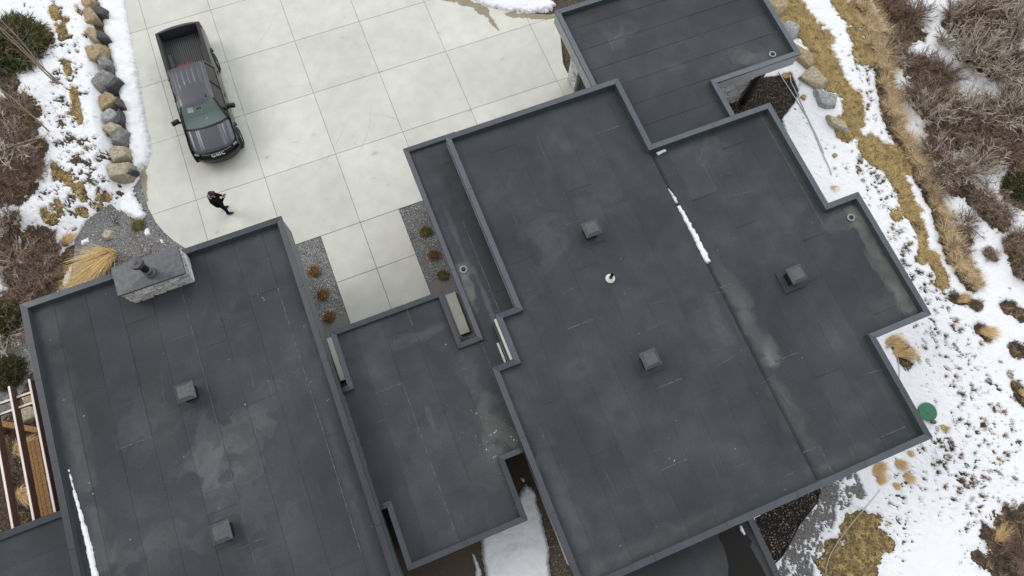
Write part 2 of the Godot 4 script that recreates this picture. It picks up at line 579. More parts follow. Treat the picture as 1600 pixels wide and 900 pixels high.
	M.plant.backlight = Color(0.12, 0.12, 0.10)
	M.twig = mat(Color(1, 1, 1), 0.9, 0.0, true)
	M.wood = mat(Color(0.40, 0.25, 0.17), 0.7)
	M.wood.albedo_texture = ntex(256, 0.03, 88, 0.7, 1.0, 4)
	tri_tex(M.wood, 1.0)
	M.old_wood = mat(Color(0.66, 0.49, 0.30), 0.8)
	M.old_wood.albedo_texture = ntex(256, 0.03, 89, 0.65, 1.0, 4)
	tri_tex(M.old_wood, 1.2)
	M.frosted = mat(Color(0.86, 0.82, 0.80), 0.8)
	M.cord = mat(Color(0.68, 0.69, 0.69), 0.5)
	M.green = mat(Color(0.17, 0.43, 0.31), 0.55)
	M.green.albedo_texture = ntex(128, 0.03, 90, 0.85, 1.0)
	tri_tex(M.green, 1.5)
	M.puddle = mat(Color(0.10, 0.095, 0.09), 0.12)
	M.puddle.metallic_specular = 0.25

# ---------------------------------------------------------------- house
func inset(poly: Array, d: float) -> Array:   # positive d goes inwards; right-angled outlines, x to z order
	var out := []
	var m := poly.size()
	for i in m:
		var a: Vector2 = poly[(i + m - 1) % m]
		var b: Vector2 = poly[i]
		var e: Vector2 = poly[(i + 1) % m]
		var u := (b - a).normalized()
		var v := (e - b).normalized()
		out.append(b + (Vector2(-u.y, u.x) + Vector2(-v.y, v.x)) * d)
	return out

func packed(a: Array) -> PackedVector2Array:
	var q := PackedVector2Array()
	for v: Vector2 in a: q.append(v)
	return q

# the parapet's metal caps: mitred pieces of at most 3.1 m; skip lists edges that have none
func copings(house: Node3D, poly: Array, y: float, wd: float, skip := []) -> void:
	var inn := inset(poly, wd)
	var m := poly.size()
	for i in m:
		if i in skip: continue
		var a: Vector2 = poly[i]
		var b: Vector2 = poly[(i + 1) % m]
		var ai: Vector2 = inn[i]
		var bi: Vector2 = inn[(i + 1) % m]
		var dir := (b - a).normalized()
		var l := a.distance_to(b)
		var k := maxi(1, int(ceil(l / 3.1)))
		for j in k:
			var t0 := l * j / k + 0.004
			var t1 := l * (j + 1) / k - 0.004
			var o0 := a + dir * t0
			var o1 := a + dir * t1
			var i0 := ai + dir * (t0 - (ai - a).dot(dir)) if j > 0 else ai + dir * 0.004
			var i1 := ai + dir * (t1 - (ai - a).dot(dir)) if j < k - 1 else bi - dir * 0.004
			var mb := MB.new()
			var nn := Vector3(dir.y, 0, -dir.x) * 0.012
			var A := V3(o0, y)
			var B := V3(o1, y)
			var C := V3(i1, y - 0.016)
			var D := V3(i0, y - 0.016)
			mb.quad(A, D, C, B)
			# rolled outer lip and drip edge, inner hem
			mb.quad(A + nn + Vector3(0, -0.014, 0), A, B, B + nn + Vector3(0, -0.014, 0))
			mb.quad(A + nn + Vector3(0, -0.075, 0), A + nn + Vector3(0, -0.014, 0), B + nn + Vector3(0, -0.014, 0), B + nn + Vector3(0, -0.075, 0))
			mb.quad(B + Vector3(0, -0.075, 0), A + Vector3(0, -0.075, 0), A + nn + Vector3(0, -0.075, 0), B + nn + Vector3(0, -0.075, 0))
			mb.quad(C + Vector3(0, -0.05, 0), C, D, D + Vector3(0, -0.05, 0))
			mb.quad(A + nn + Vector3(0, -0.075, 0), D + Vector3(0, -0.05, 0), D, A)
			mb.quad(B + nn + Vector3(0, -0.075, 0), B, C, C + Vector3(0, -0.05, 0))
			obj("coping", mb, M.coping, house)

func ring(poly: Array, d0: float, d1: float, y0: float, y1: float, skip := []) -> MB:
	var o := inset(poly, d0)
	var q := inset(poly, d1)
	var mb := MB.new()
	var m := poly.size()
	for i in m:
		if i in skip: continue
		var j := (i + 1) % m
		mb.quad(V3(o[j], y0), V3(o[i], y0), V3(o[i], y1), V3(o[j], y1))
		mb.quad(V3(q[i], y0), V3(q[j], y0), V3(q[j], y1), V3(q[i], y1))
		mb.quad(V3(o[i], y1), V3(q[i], y1), V3(q[j], y1), V3(o[j], y1))
		mb.quad(V3(o[j], y0), V3(q[j], y0), V3(q[i], y0), V3(o[i], y0))
	return mb

# strips of roofing felt laid over a deck; along = "z" or "x"; each sheet a part, its lap a step of a centimetre
func sheets(deck: Node3D, outline: Array, along: String, step: float, off: float, length: float, yf: Callable, sd: int) -> void:
	var r := RandomNumberGenerator.new()
	r.seed = sd
	var pk := packed(outline)
	var lo := pk[0]
	var hi := pk[0]
	for q in pk:
		lo = lo.min(q)
		hi = hi.max(q)
	var across_x := along == "z"
	var a0 := (lo.x if across_x else lo.y) - off
	var a1 := hi.x if across_x else hi.y
	var b0 := lo.y if across_x else lo.x
	var b1 := hi.y if across_x else hi.x
	var k := 0
	while a0 < a1:
		var w := step * r.randf_range(0.97, 1.03)
		var at: float = b0 - length * [0.12, 0.62, 0.38, 0.85][k % 4] * r.randf_range(0.9, 1.1)
		while at < b1:
			var l := length * r.randf_range(0.93, 1.07)
			var q := PackedVector2Array([Vector2(a0, at), Vector2(a0 + w + 0.04, at), Vector2(a0 + w + 0.04, at + l + 0.06), Vector2(a0, at + l + 0.06)])
			var lap := PackedVector2Array([Vector2(a0 + w + 0.012, at), Vector2(a0 + w + 0.04, at), Vector2(a0 + w + 0.04, at + l), Vector2(a0 + w + 0.012, at + l)])
			var lap2 := PackedVector2Array([Vector2(a0, at + l + 0.026), Vector2(a0 + w, at + l + 0.026), Vector2(a0 + w, at + l + 0.06), Vector2(a0, at + l + 0.06)])
			if not across_x:
				for e: PackedVector2Array in [q, lap, lap2]:
					for i in 4:
						e[i] = Vector2(e[i].y, e[i].x)
			var base := a0
			var s0 := at
			var yy := func(x: float, z: float) -> float:
				return yf.call(x, z) + 0.004 + 0.007 * clampf(((x if across_x else z) - base) / w, 0, 1.1) + 0.004 * ((z if across_x else x) - s0) / l
			for piece in Geometry2D.intersect_polygons(q, pk):
				if piece.size() < 3: continue
				var o := MeshInstance3D.new()
				o.name = "roof_sheet"
				var mb := MB.new()
				mb.prism(piece, yf.call(piece[0].x, piece[0].y) - 0.012, 0.0, 0.0, yy)
				var am := mb.mesh()
				var n := 1
				for e: PackedVector2Array in [lap, lap2]:
					for strip in Geometry2D.intersect_polygons(e, pk):
						if strip.size() < 3: continue
						var mc := MB.new()
						mc.prism(strip, yf.call(strip[0].x, strip[0].y), 0.0025, 0.0, yy)
						mc.mesh(am)
						n += 1
				o.mesh = am
				deck.add_child(o, true)
				o.set_surface_override_material(0, M["roof%d" % r.randi_range(0, 4)])
				for i in range(1, n):
					var u := r.randf()
					o.set_surface_override_material(i, M["bleed0"] if u < 0.42 else M["bleed1"] if u < 0.8 else M["bleed2"])
			at += l
		a0 += w
		k += 1

func deck(house: Node3D, outline: Array, y: float) -> MeshInstance3D:
	var mb := MB.new()
	mb.prism(packed(outline), y - 0.28, y)
	return obj("roof", mb, M.roof1, house)

func drain(parent: Node3D, at: Vector3) -> void:
	var mb := MB.new()
	mb.lathe(at, [[0.15, 0.0], [0.15, 0.02], [0.135, 0.03], [0.085, 0.03], [0.08, 0.012]], 20)
	var o := obj("drain", mb, M.steel, parent)
	o.set_meta("label", "round roof drain with a pale clamping ring")
	var mc := MB.new()
	mc.lathe(at, [[0.085, 0.013], [0.07, 0.05], [0.03, 0.07], [0.0, 0.072]], 12)
	obj("drain_strainer", mc, M.black, parent)

# rough split-face stones in courses over one face; (u, y) with u along the wall
func stone_face(wall: Node3D, org: Vector3, dir: Vector3, out: Vector3, l: float, h: float, sd: int) -> void:
	var r := RandomNumberGenerator.new()
	r.seed = sd
	var y := 0.0
	while y < h - 0.02:
		var ch := minf(r.randf_range(0.07, 0.17), h - y)
		if h - y - ch < 0.05: ch = h - y
		var u := 0.0
		while u < l - 0.01:
			var w := minf(r.randf_range(0.2, 0.62), l - u)
			if l - u - w < 0.12: w = l - u
			var t := r.randf_range(0.03, 0.075)
			var mb := MB.new()
			var f: Array[Vector3] = []
			var g: Array[Vector3] = []
			for k in 4:
				var uu := u + (0.006 if k == 0 or k == 3 else w - 0.006)
				var vv := y + (0.006 if k < 2 else ch - 0.006)
				g.append(org + dir * uu + Vector3(0, vv, 0))
				var cu := 0.022 if k == 0 or k == 3 else -0.022
				var cv := 0.018 if k < 2 else -0.018
				f.append(org + dir * (uu + cu) + Vector3(0, vv + cv, 0) + out * (t + r.randf_range(-0.014, 0.014)))
			var flip := dir.cross(Vector3.UP).dot(out) < 0
			for k in 4:
				var k2 := (k + 1) % 4
				if flip: mb.quad(g[k2], g[k], f[k], f[k2])
				else: mb.quad(g[k], g[k2], f[k2], f[k])
			if flip: mb.quad(f[3], f[2], f[1], f[0])
			else: mb.quad(f[0], f[1], f[2], f[3])
			obj("stone", mb, M["stone%d" % [0, 1, 2, 0, 5, 4, 3, 2, 1, 0][r.randi_range(0, 9)]], wall)
			u += w
		y += ch

func build_house() -> void:
	var house := thing("house", Vector3.ZERO, "large modern flat-roofed house with dark grey membrane roofs edged in metal coping", "house")
	var A: Array = [Vector2(-12.08, -11.47), Vector2(-3.3, -11.47), Vector2(-3.3, 7.5), Vector2(-12.08, 7.5)]
	var A2: Array = [Vector2(-19.5, -4.75), Vector2(-11.9, -4.75), Vector2(-11.9, 4.5), Vector2(-19.5, 4.5)]
	var D: Array = [Vector2(3.07, -12.52), Vector2(10.06, -12.52), Vector2(10.06, -9.5), Vector2(15.03, -9.5), Vector2(15.03, -5.05), Vector2(16.3, -5.05), Vector2(16.3, -0.1), Vector2(14.07, -0.1), Vector2(14.07, 3.48), Vector2(1.57, 3.48), Vector2(1.57, -3.9), Vector2(2.33, -3.9), Vector2(2.33, -5.54), Vector2(3.07, -5.54)]
	var G: Array = [Vector2(9.14, -16.45), Vector2(17.5, -16.45), Vector2(17.5, -11.17), Vector2(13.75, -11.17), Vector2(13.75, -9.35), Vector2(9.14, -9.35)]
	var S: Array = [Vector2(2.4, 3.2), Vector2(7.75, 3.2), Vector2(7.75, 7.5), Vector2(2.4, 7.5)]
	# link roof and the narrow strip beside the east wing: one low L with four slots cut in its sides
	var B: Array = [Vector2(-3.08, -7.2), Vector2(0.97, -7.2), Vector2(0.97, -5.22), Vector2(1.53, -5.22), Vector2(1.53, -12.93), Vector2(3.6, -12.93), Vector2(3.6, -1.05), Vector2(0.9, -1.05), Vector2(0.9, 0.96), Vector2(-3.1, 0.96), Vector2(-3.1, -1.05), Vector2(-3.95, -1.05), Vector2(-3.95, -5.22), Vector2(-3.08, -5.22)]
	var flat := func(y: float) -> Callable: return func(_x: float, _z: float) -> float: return y
	# --- roofs
	var dA := deck(house, inset(A, 0.1), 4.05)
	sheets(dA, inset(A, 0.2), "z", 1.0, 0.35, 9.0, flat.call(4.05), 3)
	copings(house, A, 4.3, 0.195, [])
	obj("parapet", ring(A, 0.075, 0.2, 4.0, 4.26), M.upturn, house)
	var dA2 := deck(house, inset(A2, 0.1), 3.3)
	sheets(dA2, inset(A2, 0.2), "x", 1.0, 0.2, 5.0, flat.call(3.3), 4)
	copings(house, A2, 3.42, 0.195, [1])
	obj("parapet", ring(A2, 0.075, 0.2, 3.1, 3.39), M.upturn, house)
	var dB := deck(house, inset(B, 0.1), 3.28)
	sheets(dB, inset(B, 0.13), "z", 0.98, 0.5, 5.4, flat.call(3.28), 5)
	copings(house, B, 3.42, 0.17, [5, 11])
	obj("parapet", ring(B, 0.075, 0.18, 3.05, 3.39, [5, 11]), M.upturn, house)
	drain(dB, Vector3(1.97, 3.292, -7.7))
	# the east wing: two planes that fall to a valley
	var yD := func(x: float, _z: float) -> float: return 3.80 + 0.012 * (9.96 - x)
	var yE := func(x: float, _z: float) -> float: return 3.725 + 0.03 * maxf(0.0, x - 9.96) * 0.7
	var In := packed(inset(D, 0.2))
	var dD := deck(house, inset(D, 0.1), 3.74)
	for q in Geometry2D.intersect_polygons(In, PackedVector2Array([Vector2(0, -14), Vector2(9.96, -14), Vector2(9.96, 5), Vector2(0, 5)])):
		sheets(dD, Array(q), "z", 1.0, 0.4, 7.5, yD, 6)
	for q in Geometry2D.intersect_polygons(In, PackedVector2Array([Vector2(9.96, -14), Vector2(18, -14), Vector2(18, 5), Vector2(9.96, 5)])):
		sheets(dD, Array(q), "z", 1.0, 0.36, 6.0, yE, 7)
	copings(house, D, 4.1, 0.195)
	obj("parapet", ring(D, 0.075, 0.2, 3.7, 4.06), M.upturn, house)
	drain(dD, Vector3(15.66, 3.895, -4.3))
	var dG := deck(house, inset(G, 0.1), 3.53)
	sheets(dG, inset(G, 0.2), "x", 1.0, 0.3, 7.0, flat.call(3.53), 8)
	copings(house, G, 3.75, 0.195, [4])
	obj("parapet", ring(G, 0.075, 0.2, 3.5, 3.72), M.upturn, house)
	drain(dG, Vector3(16.55, 3.545, -11.65))
	var dS := deck(house, inset(S, 0.1), 3.02)
	sheets(dS, inset(S, 0.2), "z", 1.0, 0.2, 4.0, flat.call(3.02), 9)
	copings(house, S, 3.15, 0.195, [0])
	obj("parapet", ring(S, 0.075, 0.2, 2.8, 3.12), M.upturn, house)
	# --- fascias: boards of about 2.6 m with open joints
	for f: Array in [[A, 2.95, 4.225, 0.025], [D, 3.5, 4.025, 0.025], [G, 3.03, 3.675, 0.025], [S, 2.7, 3.075, 0.025], [A2, 2.95, 3.345, 0.025], [B, 2.98, 3.345, 0.025]]:
		var poly: Array = inset(f[0], f[3])
		for i in poly.size():
			var a: Vector2 = poly[i]
			var b: Vector2 = poly[(i + 1) % poly.size()]
			if f[0] == B and i in [5, 11]: continue
			var dir := (b - a).normalized()
			var l := a.distance_to(b)
			var k := maxi(1, int(round(l / 2.6)))
			for j in k:
				var o0 := a + dir * (l * j / k + 0.005)
				var o1 := a + dir * (l * (j + 1) / k - 0.005)
				var nn := Vector2(-dir.y, dir.x) * 0.04
				var mb := MB.new()
				mb.prism(PackedVector2Array([o0, o1, o1 + nn, o0 + nn]), f[1], f[2])
				obj("fascia_board", mb, M.fascia if f[0] == G or f[0] == D else M.dark_fascia, house)
	# --- soffits and walls
	for s: Array in [[A, 2.97, 0.65], [A2, 2.93, 0.65], [D, 3.52, 0.6], [G, 3.05, 0.7], [S, 2.68, 0.5]]:
		var mb := MB.new()
		mb.prism(packed(inset(s[0], 0.08)), s[1], s[1] + 0.06)
		obj("soffit", mb, M.dark_wall, house)
	var wallsets := [[inset(A, 0.65), 3.0], [inset(A2, 0.65), 2.93], [inset(S, 0.5), 2.68]]
	wallsets.append([[Vector2(3.4, -11.9), Vector2(9.4, -11.9), Vector2(9.4, -8.9), Vector2(14.4, -8.9), Vector2(14.4, -4.45), Vector2(15.7, -4.45), Vector2(15.7, -0.7), Vector2(13.45, -0.7), Vector2(13.45, 2.9), Vector2(1.72, 2.9), Vector2(1.72, -3.86), Vector2(2.42, -3.86), Vector2(2.42, -5.5), Vector2(3.4, -5.5)], 3.6])
	wallsets.append([[Vector2(9.95, -15.6), Vector2(16.5, -15.6), Vector2(16.5, -11.95), Vector2(13.6, -11.95), Vector2(13.6, -9.3), Vector2(9.95, -9.3)], 3.27])
	wallsets.append([[Vector2(-3.08, -6.4), Vector2(0.9, -6.4), Vector2(0.9, -5.3), Vector2(3.5, -5.3), Vector2(3.5, -1.2), Vector2(0.8, -1.2), Vector2(0.8, 0.4), Vector2(-3.0, 0.4), Vector2(-3.0, -1.2), Vector2(-4.2, -1.2), Vector2(-4.2, -5.3), Vector2(-3.08, -5.3)], 3.0])
	wallsets.append([[Vector2(1.95, -12.3), Vector2(3.5, -12.3), Vector2(3.5, -5.2), Vector2(1.95, -5.2)], 3.0])
	for k: Array in wallsets:
		var mb := MB.new()
		mb.prism(packed(k[0]), -0.3, k[1])
		obj("wall", mb, M.white if k[1] == 3.6 else M.dark_wall, house)
	# north and east windows under the eaves: frame, pane, sill
	for wv: Array in [[Vector3(-9.5, 1.0, -10.85), 0.0], [Vector3(-5.6, 1.0, -10.85), 0.0], [Vector3(15.73, 1.0, -2.6), PI / 2], [Vector3(14.43, 1.0, -6.7), PI / 2], [Vector3(13.48, 1.0, 1.1), PI / 2], [Vector3(6.3, 0.8, 2.93), PI], [Vector3(-1.0, 0.1, -6.43), 0.0]]:
		var t := Transform3D(Basis(Vector3.UP, wv[1]), wv[0])
		var fr := MB.new()
		for q: Array in [[-0.9, -0.82, 0.0, 1.6], [0.82, 0.9, 0.0, 1.6]]:
			fr.box(t * Transform3D(Basis(), Vector3((q[0] + q[1]) / 2, 0.8, 0)), Vector3(0.08, 1.6, 0.08))
		for q: float in [0.04, 1.56]:
			fr.box(t * Transform3D(Basis(), Vector3(0, q, 0)), Vector3(1.64, 0.08, 0.08))
		var wn := obj("window", fr, M.black, house)
		var pn := MB.new()
		pn.box(t * Transform3D(Basis(), Vector3(0, 0.8, 0)), Vector3(1.64, 1.44, 0.02))
		obj("pane", pn, M.glass, wn)
	# clerestory on the west side of the east wing: white head, dark opening, white sill on the low roof
	var cw := MB.new()
	cw.bx(2.255, 2.38, 3.72, 3.93, -5.44, -3.93)
	var win := obj("clerestory_window", cw, M.white, house)
	win.set_meta("label", "white framed clerestory window above the low link roof")
	var cs := MB.new()
	cs.bx(2.08, 2.15, 3.33, 3.40, -4.75, -3.93)
	obj("window_sill", cs, M.white, win)
	var cp := MB.new()
	cp.bx(2.17, 2.40, 3.29, 3.715, -5.40, -3.94)
	obj("pane", cp, M.glass, win)
	# pale trim strip below the coping of the east step
	var et := MB.new()
	et.bx(14.2, 15.9, 3.5, 3.58, -0.16, -0.11)
	obj("trim_strip", et, M.white, house)
	# --- entrance slots: pale sills seen deep down
	# --- stone: the pier of the garage and its south wall
	var pier := MB.new()
	pier.bx(9.80, 10.3, -0.3, 3.27, -15.60, -14.82)
	var pw := obj("stone_pier", pier, M.stone2, house)
	stone_face(pw, Vector3(9.80, 0.0, -15.62), Vector3(0, 0, 1), Vector3(-1, 0, 0), 0.8, 3.2, 51)
	stone_face(pw, Vector3(10.3, 0.0, -15.60), Vector3(-1, 0, 0), Vector3(0, 0, -1), 0.5, 3.2, 52)
	var sw := MB.new()
	sw.bx(13.7, 16.52, -0.3, 2.75, -11.95, -11.90)
	var gw := obj("stone_wall", sw, M.stone2, house)
	stone_face(gw, Vector3(13.72, 0.0, -11.90), Vector3(1, 0, 0), Vector3(0, 0, 1), 2.78, 2.74, 53)
	var gb := MB.new()
	gb.bx(13.7, 16.9, 2.72, 3.04, -11.97, -11.50)
	obj("beam", gb, M.dark_wall, house)
	var gp := MB.new()
	gp.bx(16.55, 16.75, -0.1, 3.2, -11.80, -11.55, 0.01)
	obj("post", gp, M.black, house)
	# garage door, dark, set back between the pier and the wing
	for k in 4:
		var pnl := MB.new()
		pnl.bx(9.90, 9.945, 0.02 + k * 0.6, 0.60 + k * 0.6, -14.75, -12.0, 0.01)
		obj("garage_door_panel", pnl, M.black, house)
	# --- chimney: stone veneer round a core, a hipped metal cap and a twin wall flue
	var core := MB.new()
	core.bx(-8.70, -6.69, 4.0, 4.98, -11.22, -10.33)
	var ch := obj("chimney", core, M.stone2, house)
	stone_face(ch, Vector3(-8.72, 4.06, -10.33), Vector3(1, 0, 0), Vector3(0, 0, 1), 2.05, 0.92, 54)
	stone_face(ch, Vector3(-6.69, 4.06, -10.30), Vector3(0, 0, -1), Vector3(1, 0, 0), 0.95, 0.92, 55)
	stone_face(ch, Vector3(-6.67, 4.17, -11.22), Vector3(-1, 0, 0), Vector3(0, 0, -1), 2.05, 0.81, 56)
	stone_face(ch, Vector3(-8.70, 4.17, -11.25), Vector3(0, 0, 1), Vector3(-1, 0, 0), 0.95, 0.81, 57)
	var cap := MB.new()
	var c0 := Vector3(-8.77, 5.0, -11.27)
	var c1 := Vector3(-6.61, 5.0, -10.25)
	var up := Vector3(0, 0.045, 0)
	var k4: Array[Vector3] = [Vector3(c0.x, 5.0, c1.z), Vector3(c1.x, 5.0, c1.z), Vector3(c1.x, 5.0, c0.z), Vector3(c0.x, 5.0, c0.z)]
	var apex := Vector3(-7.64, 5.095, -10.68)
	for i in 4:
		var j := (i + 1) % 4
		cap.quad(k4[i] - up, k4[j] - up, k4[j] + up, k4[i] + up)
		cap.tri(k4[i] + up, k4[j] + up, apex)
	cap.quad(k4[3] - up, k4[2] - up, k4[1] - up, k4[0] - up)
	obj("chimney_cap", cap, M.metal, ch)
	var fl := MB.new()
	var fa := Vector3(-7.61, 5.08, -10.62)
	fl.lathe(fa, [[0.19, 0.02], [0.17, 0.1], [0.14, 0.12], [0.14, 0.26], [0.16, 0.27], [0.16, 0.33], [0.12, 0.35]], 20)
	var flue := obj("flue_collar", fl, M.metal, ch)
	var fp := MB.new()
	fp.lathe(fa, [[0.118, 0.33], [0.118, 0.86]], 20)
	obj("flue_pipe", fp, M.black, ch)
	var fc := MB.new()
	fc.lathe(fa, [[0.12, 0.84], [0.205, 0.86], [0.21, 0.99], [0.195, 1.02], [0.07, 1.035], [0.065, 1.065], [0.0, 1.07]], 24)
	obj("flue_cap", fc, M.vent, ch)
	# puddle on the south annex
	var pud := MB.new()
	pud.prism(packed([Vector2(6.62, 3.62), Vector2(6.95, 3.65), Vector2(7.31, 3.69), Vector2(7.34, 3.96), Vector2(7.40, 4.28), Vector2(7.28, 4.37), Vector2(7.30, 4.69), Vector2(7.34, 5.06), Vector2(7.35, 5.47), Vector2(7.03, 5.84), Vector2(6.18, 5.50), Vector2(6.17, 4.99), Vector2(6.36, 4.66), Vector2(6.46, 4.29), Vector2(6.50, 3.99), Vector2(6.47, 3.78)]), 3.03, 3.045)
	var pd := obj("puddle", pud, M.puddle)
	tag(pd, "dark shallow puddle on the low south roof by its east coping", "puddle")

func roof_vents() -> void:
	var cover := MB.new()
	var a: Array[Vector3] = []
	for e: Array in [[0.29, 0.46], [0.30, 0.51], [0.295, 0.53], [0.19, 0.62]]:
		for k in 4:
			a.append(Vector3(e[0] * (1 if k == 0 or k == 3 else -1), e[1], e[0] * (1 if k < 2 else -1)))
	for r in 3:
		for k in 4:
			var k2 := (k + 1) % 4
			cover.quad(a[r * 4 + k2], a[r * 4 + k], a[r * 4 + 4 + k], a[r * 4 + 4 + k2])
	cover.quad(a[15], a[14], a[13], a[12])
	cover.quad(a[0], a[1], a[2], a[3])
	var body := MB.new()
	body.bx(-0.2, 0.2, 0.0, 0.47, -0.2, 0.2, 0.01)
	var flash := MB.new()
	flash.bx(-0.42, 0.45, 0.0, 0.016, -0.4, 0.42, 0.007)
	var src: Node3D = null
	for k: Array in [[-7.70, 4.055, -6.62, "square metal roof vent beside the pale stain on the chimney wing's roof"], [-7.72, 4.055, -2.16, "square metal roof vent nearest the long snow strip, at the chimney wing's south end"],
			[6.55, 3.855, -7.15, "square metal roof vent just north of the white pipe boot on the large roof"], [6.5, 3.855, -2.22, "square metal roof vent just south of the white pipe boot on the large roof"], [12.5, 3.825, -3.05, "square metal roof vent alone on the east roof beyond the valley"]]:
		if src == null:
			src = thing("roof_vent", Vector3(k[0], k[1], k[2]), k[3], "roof vent", "square roof vents on the house")
			obj("hood", cover, M.vent, src)
			obj("neck", body, M.black, src)
			obj("flashing", flash, M.roof1, src)
		else:
			copy(src, Vector3(k[0], k[1], k[2]), 0.0, Vector3.ONE, k[3])
	var pv := thing("vent_pipe", Vector3(6.56, 3.845, -5.36), "short black vent pipe in a round white boot on the large roof", "vent pipe")
	var boot := MB.new()
	boot.lathe(Vector3.ZERO, [[0.17, 0.0], [0.165, 0.02], [0.10, 0.08], [0.075, 0.12], [0.06, 0.12]], 20)
	obj("boot", boot, M.white, pv)
	var pp := MB.new()
	pp.lathe(Vector3.ZERO, [[0.058, 0.05], [0.058, 0.42], [0.045, 0.42], [0.045, 0.2]], 16)
	obj("pipe", pp, M.black, pv)

# ---------------------------------------------------------------- ground
# capsules of ground that shows through the snow: x, z, x, z, radius
var LAWN: Array = [[21.1, -16.0, 21.5, -13.5, 0.68], [21.4, -13.6, 21.1, -11.1, 0.56], [21.3, -11.7, 21.3, -10.7, 0.37], [21.5, -10.1, 20.7, -8.8, 0.42], [20.5, -9.2, 20.2, -8.6, 0.34], [23.6, -15.1, 23.7, -13.8, 0.39], [23.5, -13.2, 23.1, -11.8, 0.34], [21.0, -7.8, 21.2, -7.1, 0.51], [21.7, -7.2, 21.6, -6.3, 0.39], [21.4, -6.3, 21.3, -5.5, 0.33], [21.2, -5.1, 20.9, -4.4, 0.30], [21.2, -4.3, 21.0, -3.7, 0.20], [20.9, -3.3, 20.7, -2.8, 0.18], [21.1, -4.2, 21.0, -3.9, 0.20], [20.3, -4.6, 20.3, -4.3, 0.13], [20.5, -2.6, 20.3, -2.3, 0.15], [20.8, -2.3, 20.7, -1.8, 0.20], [20.7, -1.5, 20.5, -1.0, 0.20], [12.3, 5.9, 12.4, 6.4, 0.60], [11.0, 6.7, 11.7, 7.0, 0.70], [12.8, 6.4, 13.0, 6.8, 0.25], [12.7, 5.7, 13.1, 5.9, 0.18], [12.4, 6.8, 12.0, 7.3, 0.35], [-10.4, -26.6, -10.3, -26.1, 0.16], [-10.3, -25.7, -10.3, -24.8, 0.11], [-10.0, -25.8, -9.9, -25.7, 0.09], [-9.4, -26.3, -9.4, -26.0, 0.11], [-10.5, -23.6, -10.4, -23.0, 0.11], [-10.4, -22.1, -10.4, -21.3, 0.12], [-10.5, -21.1, -10.4, -20.5, 0.12], [-11.5, -18.2, -11.4, -17.9, 0.14], [-11.8, -18.7, -11.7, -18.2, 0.14], [-11.1, -17.6, -11.0, -17.0, 0.14], [-12.0, -17.2, -12.0, -16.9, 0.12], [-11.3, -16.6, -11.2, -16.4, 0.14], [-10.3, -16.9, -10.2, -16.7, 0.14], [-12.6, -17.0, -12.5, -16.6, 0.14], [-10.7, -16.6, -10.6, -16.4, 0.08]]
var LITTER: Array = [[25.8, -14.0, 25.9, -12.5, 0.75], [24.9, -11.9, 24.5, -11.3, 0.45], [25.2, -10.3, 25.4, -8.9, 0.74], [24.6, -8.7, 24.9, -7.9, 0.65], [27.9, -11.9, 28.1, -11.4, 0.39], [29.4, -11.7, 32.2, -11.5, 0.87], [28.4, -9.7, 29.8, -8.6, 0.78], [24.5, -7.0, 27.4, -6.6, 0.82], [23.1, -6.2, 23.7, -4.6, 0.52], [26.2, -5.9, 27.3, -4.6, 0.82], [24.0, -3.7, 24.4, -2.6, 0.43], [22.6, -2.8, 22.6, -2.3, 0.22], [24.5, -1.5, 24.1, -0.4, 0.48], [23.1, -1.5, 23.2, -1.3, 0.17], [25.5, -3.6, 26.1, -2.7, 0.35], [24.5, -14.5, 23.6, -11.4, 0.45], [23.7, -11.2, 22.6, -8.4, 0.40], [22.6, -8.4, 22.3, -6.3, 0.40], [22.4, -6.1, 22.2, -4.1, 0.32], [22.2, -4.1, 21.5, -1.9, 0.30], [21.8, -1.9, 21.7, -0.7, 0.38], [20.6, -0.4, 21.4, 0.3, 0.20], [22.5, 0.8, 22.9, 1.3, 0.30], [21.8, 2.4, 22.2, 2.7, 0.30], [20.9, 3.8, 21.0, 4.4, 0.23], [17.9, 8.3, 16.8, 9.3, 0.81], [16.7, 7.9, 16.9, 8.3, 0.23], [15.9, 8.4, 16.0, 8.7, 0.18], [20.9, 1.2, 21.0, 1.5, 0.20], [17.3, 0.4, 17.5, 0.7, 0.20], [17.2, 1.0, 17.3, 1.3, 0.15], [-12.6, -21.9, -13.7, -18.2, 0.75], [-12.5, -19.9, -13.2, -18.3, 0.60], [-12.8, -23.6, -12.7, -22.9, 0.30], [-11.2, -25.1, -12.1, -26.1, 0.55], [-12.8, -24.4, -11.9, -24.3, 0.25], [-13.2, -15.9, -13.3, -14.3, 0.65], [-14.3, -15.8, -13.8, -13.6, 0.60], [-14.9, -13.8, -14.8, -11.6, 0.65], [-13.7, -17.1, -14.2, -16.2, 0.25], [-13.9, -13.7, -14.4, -12.5, 0.40], [-14.9, -11.3, -14.4, -10.3, 0.75], [-14.3, -9.3, -15.9, -8.4, 1.01], [-15.9, -6.9, -15.7, -5.2, 1.01], [-12.8, -14.7, -11.7, -15.4, 0.25]]
var MIX: Array = [[20.6, -7.5, 19.8, -2.1, 0.70], [19.9, -1.7, 19.4, 1.9, 1.01], [19.4, 1.9, 18.9, 5.4, 1.51], [17.0, 4.7, 16.9, 8.3, 1.26], [17.5, -2.9, 17.9, -1.6, 0.35], [-10.0, -24.7, -10.9, -21.3, 0.75], [-10.1, -18.8, -12.1, -16.8, 0.88], [-11.1, -20.4, -10.5, -17.1, 0.63], [22.6, -11.6, 22.0, -8.3, 0.45], [14.8, 5.3, 13.3, 6.9, 0.75]]
var DRIVE := PackedVector2Array()

var raster := PackedFloat32Array()
const GX := -22.0
const GZ := -38.0
const GW := 300
const GH := 250
const GS := 0.2

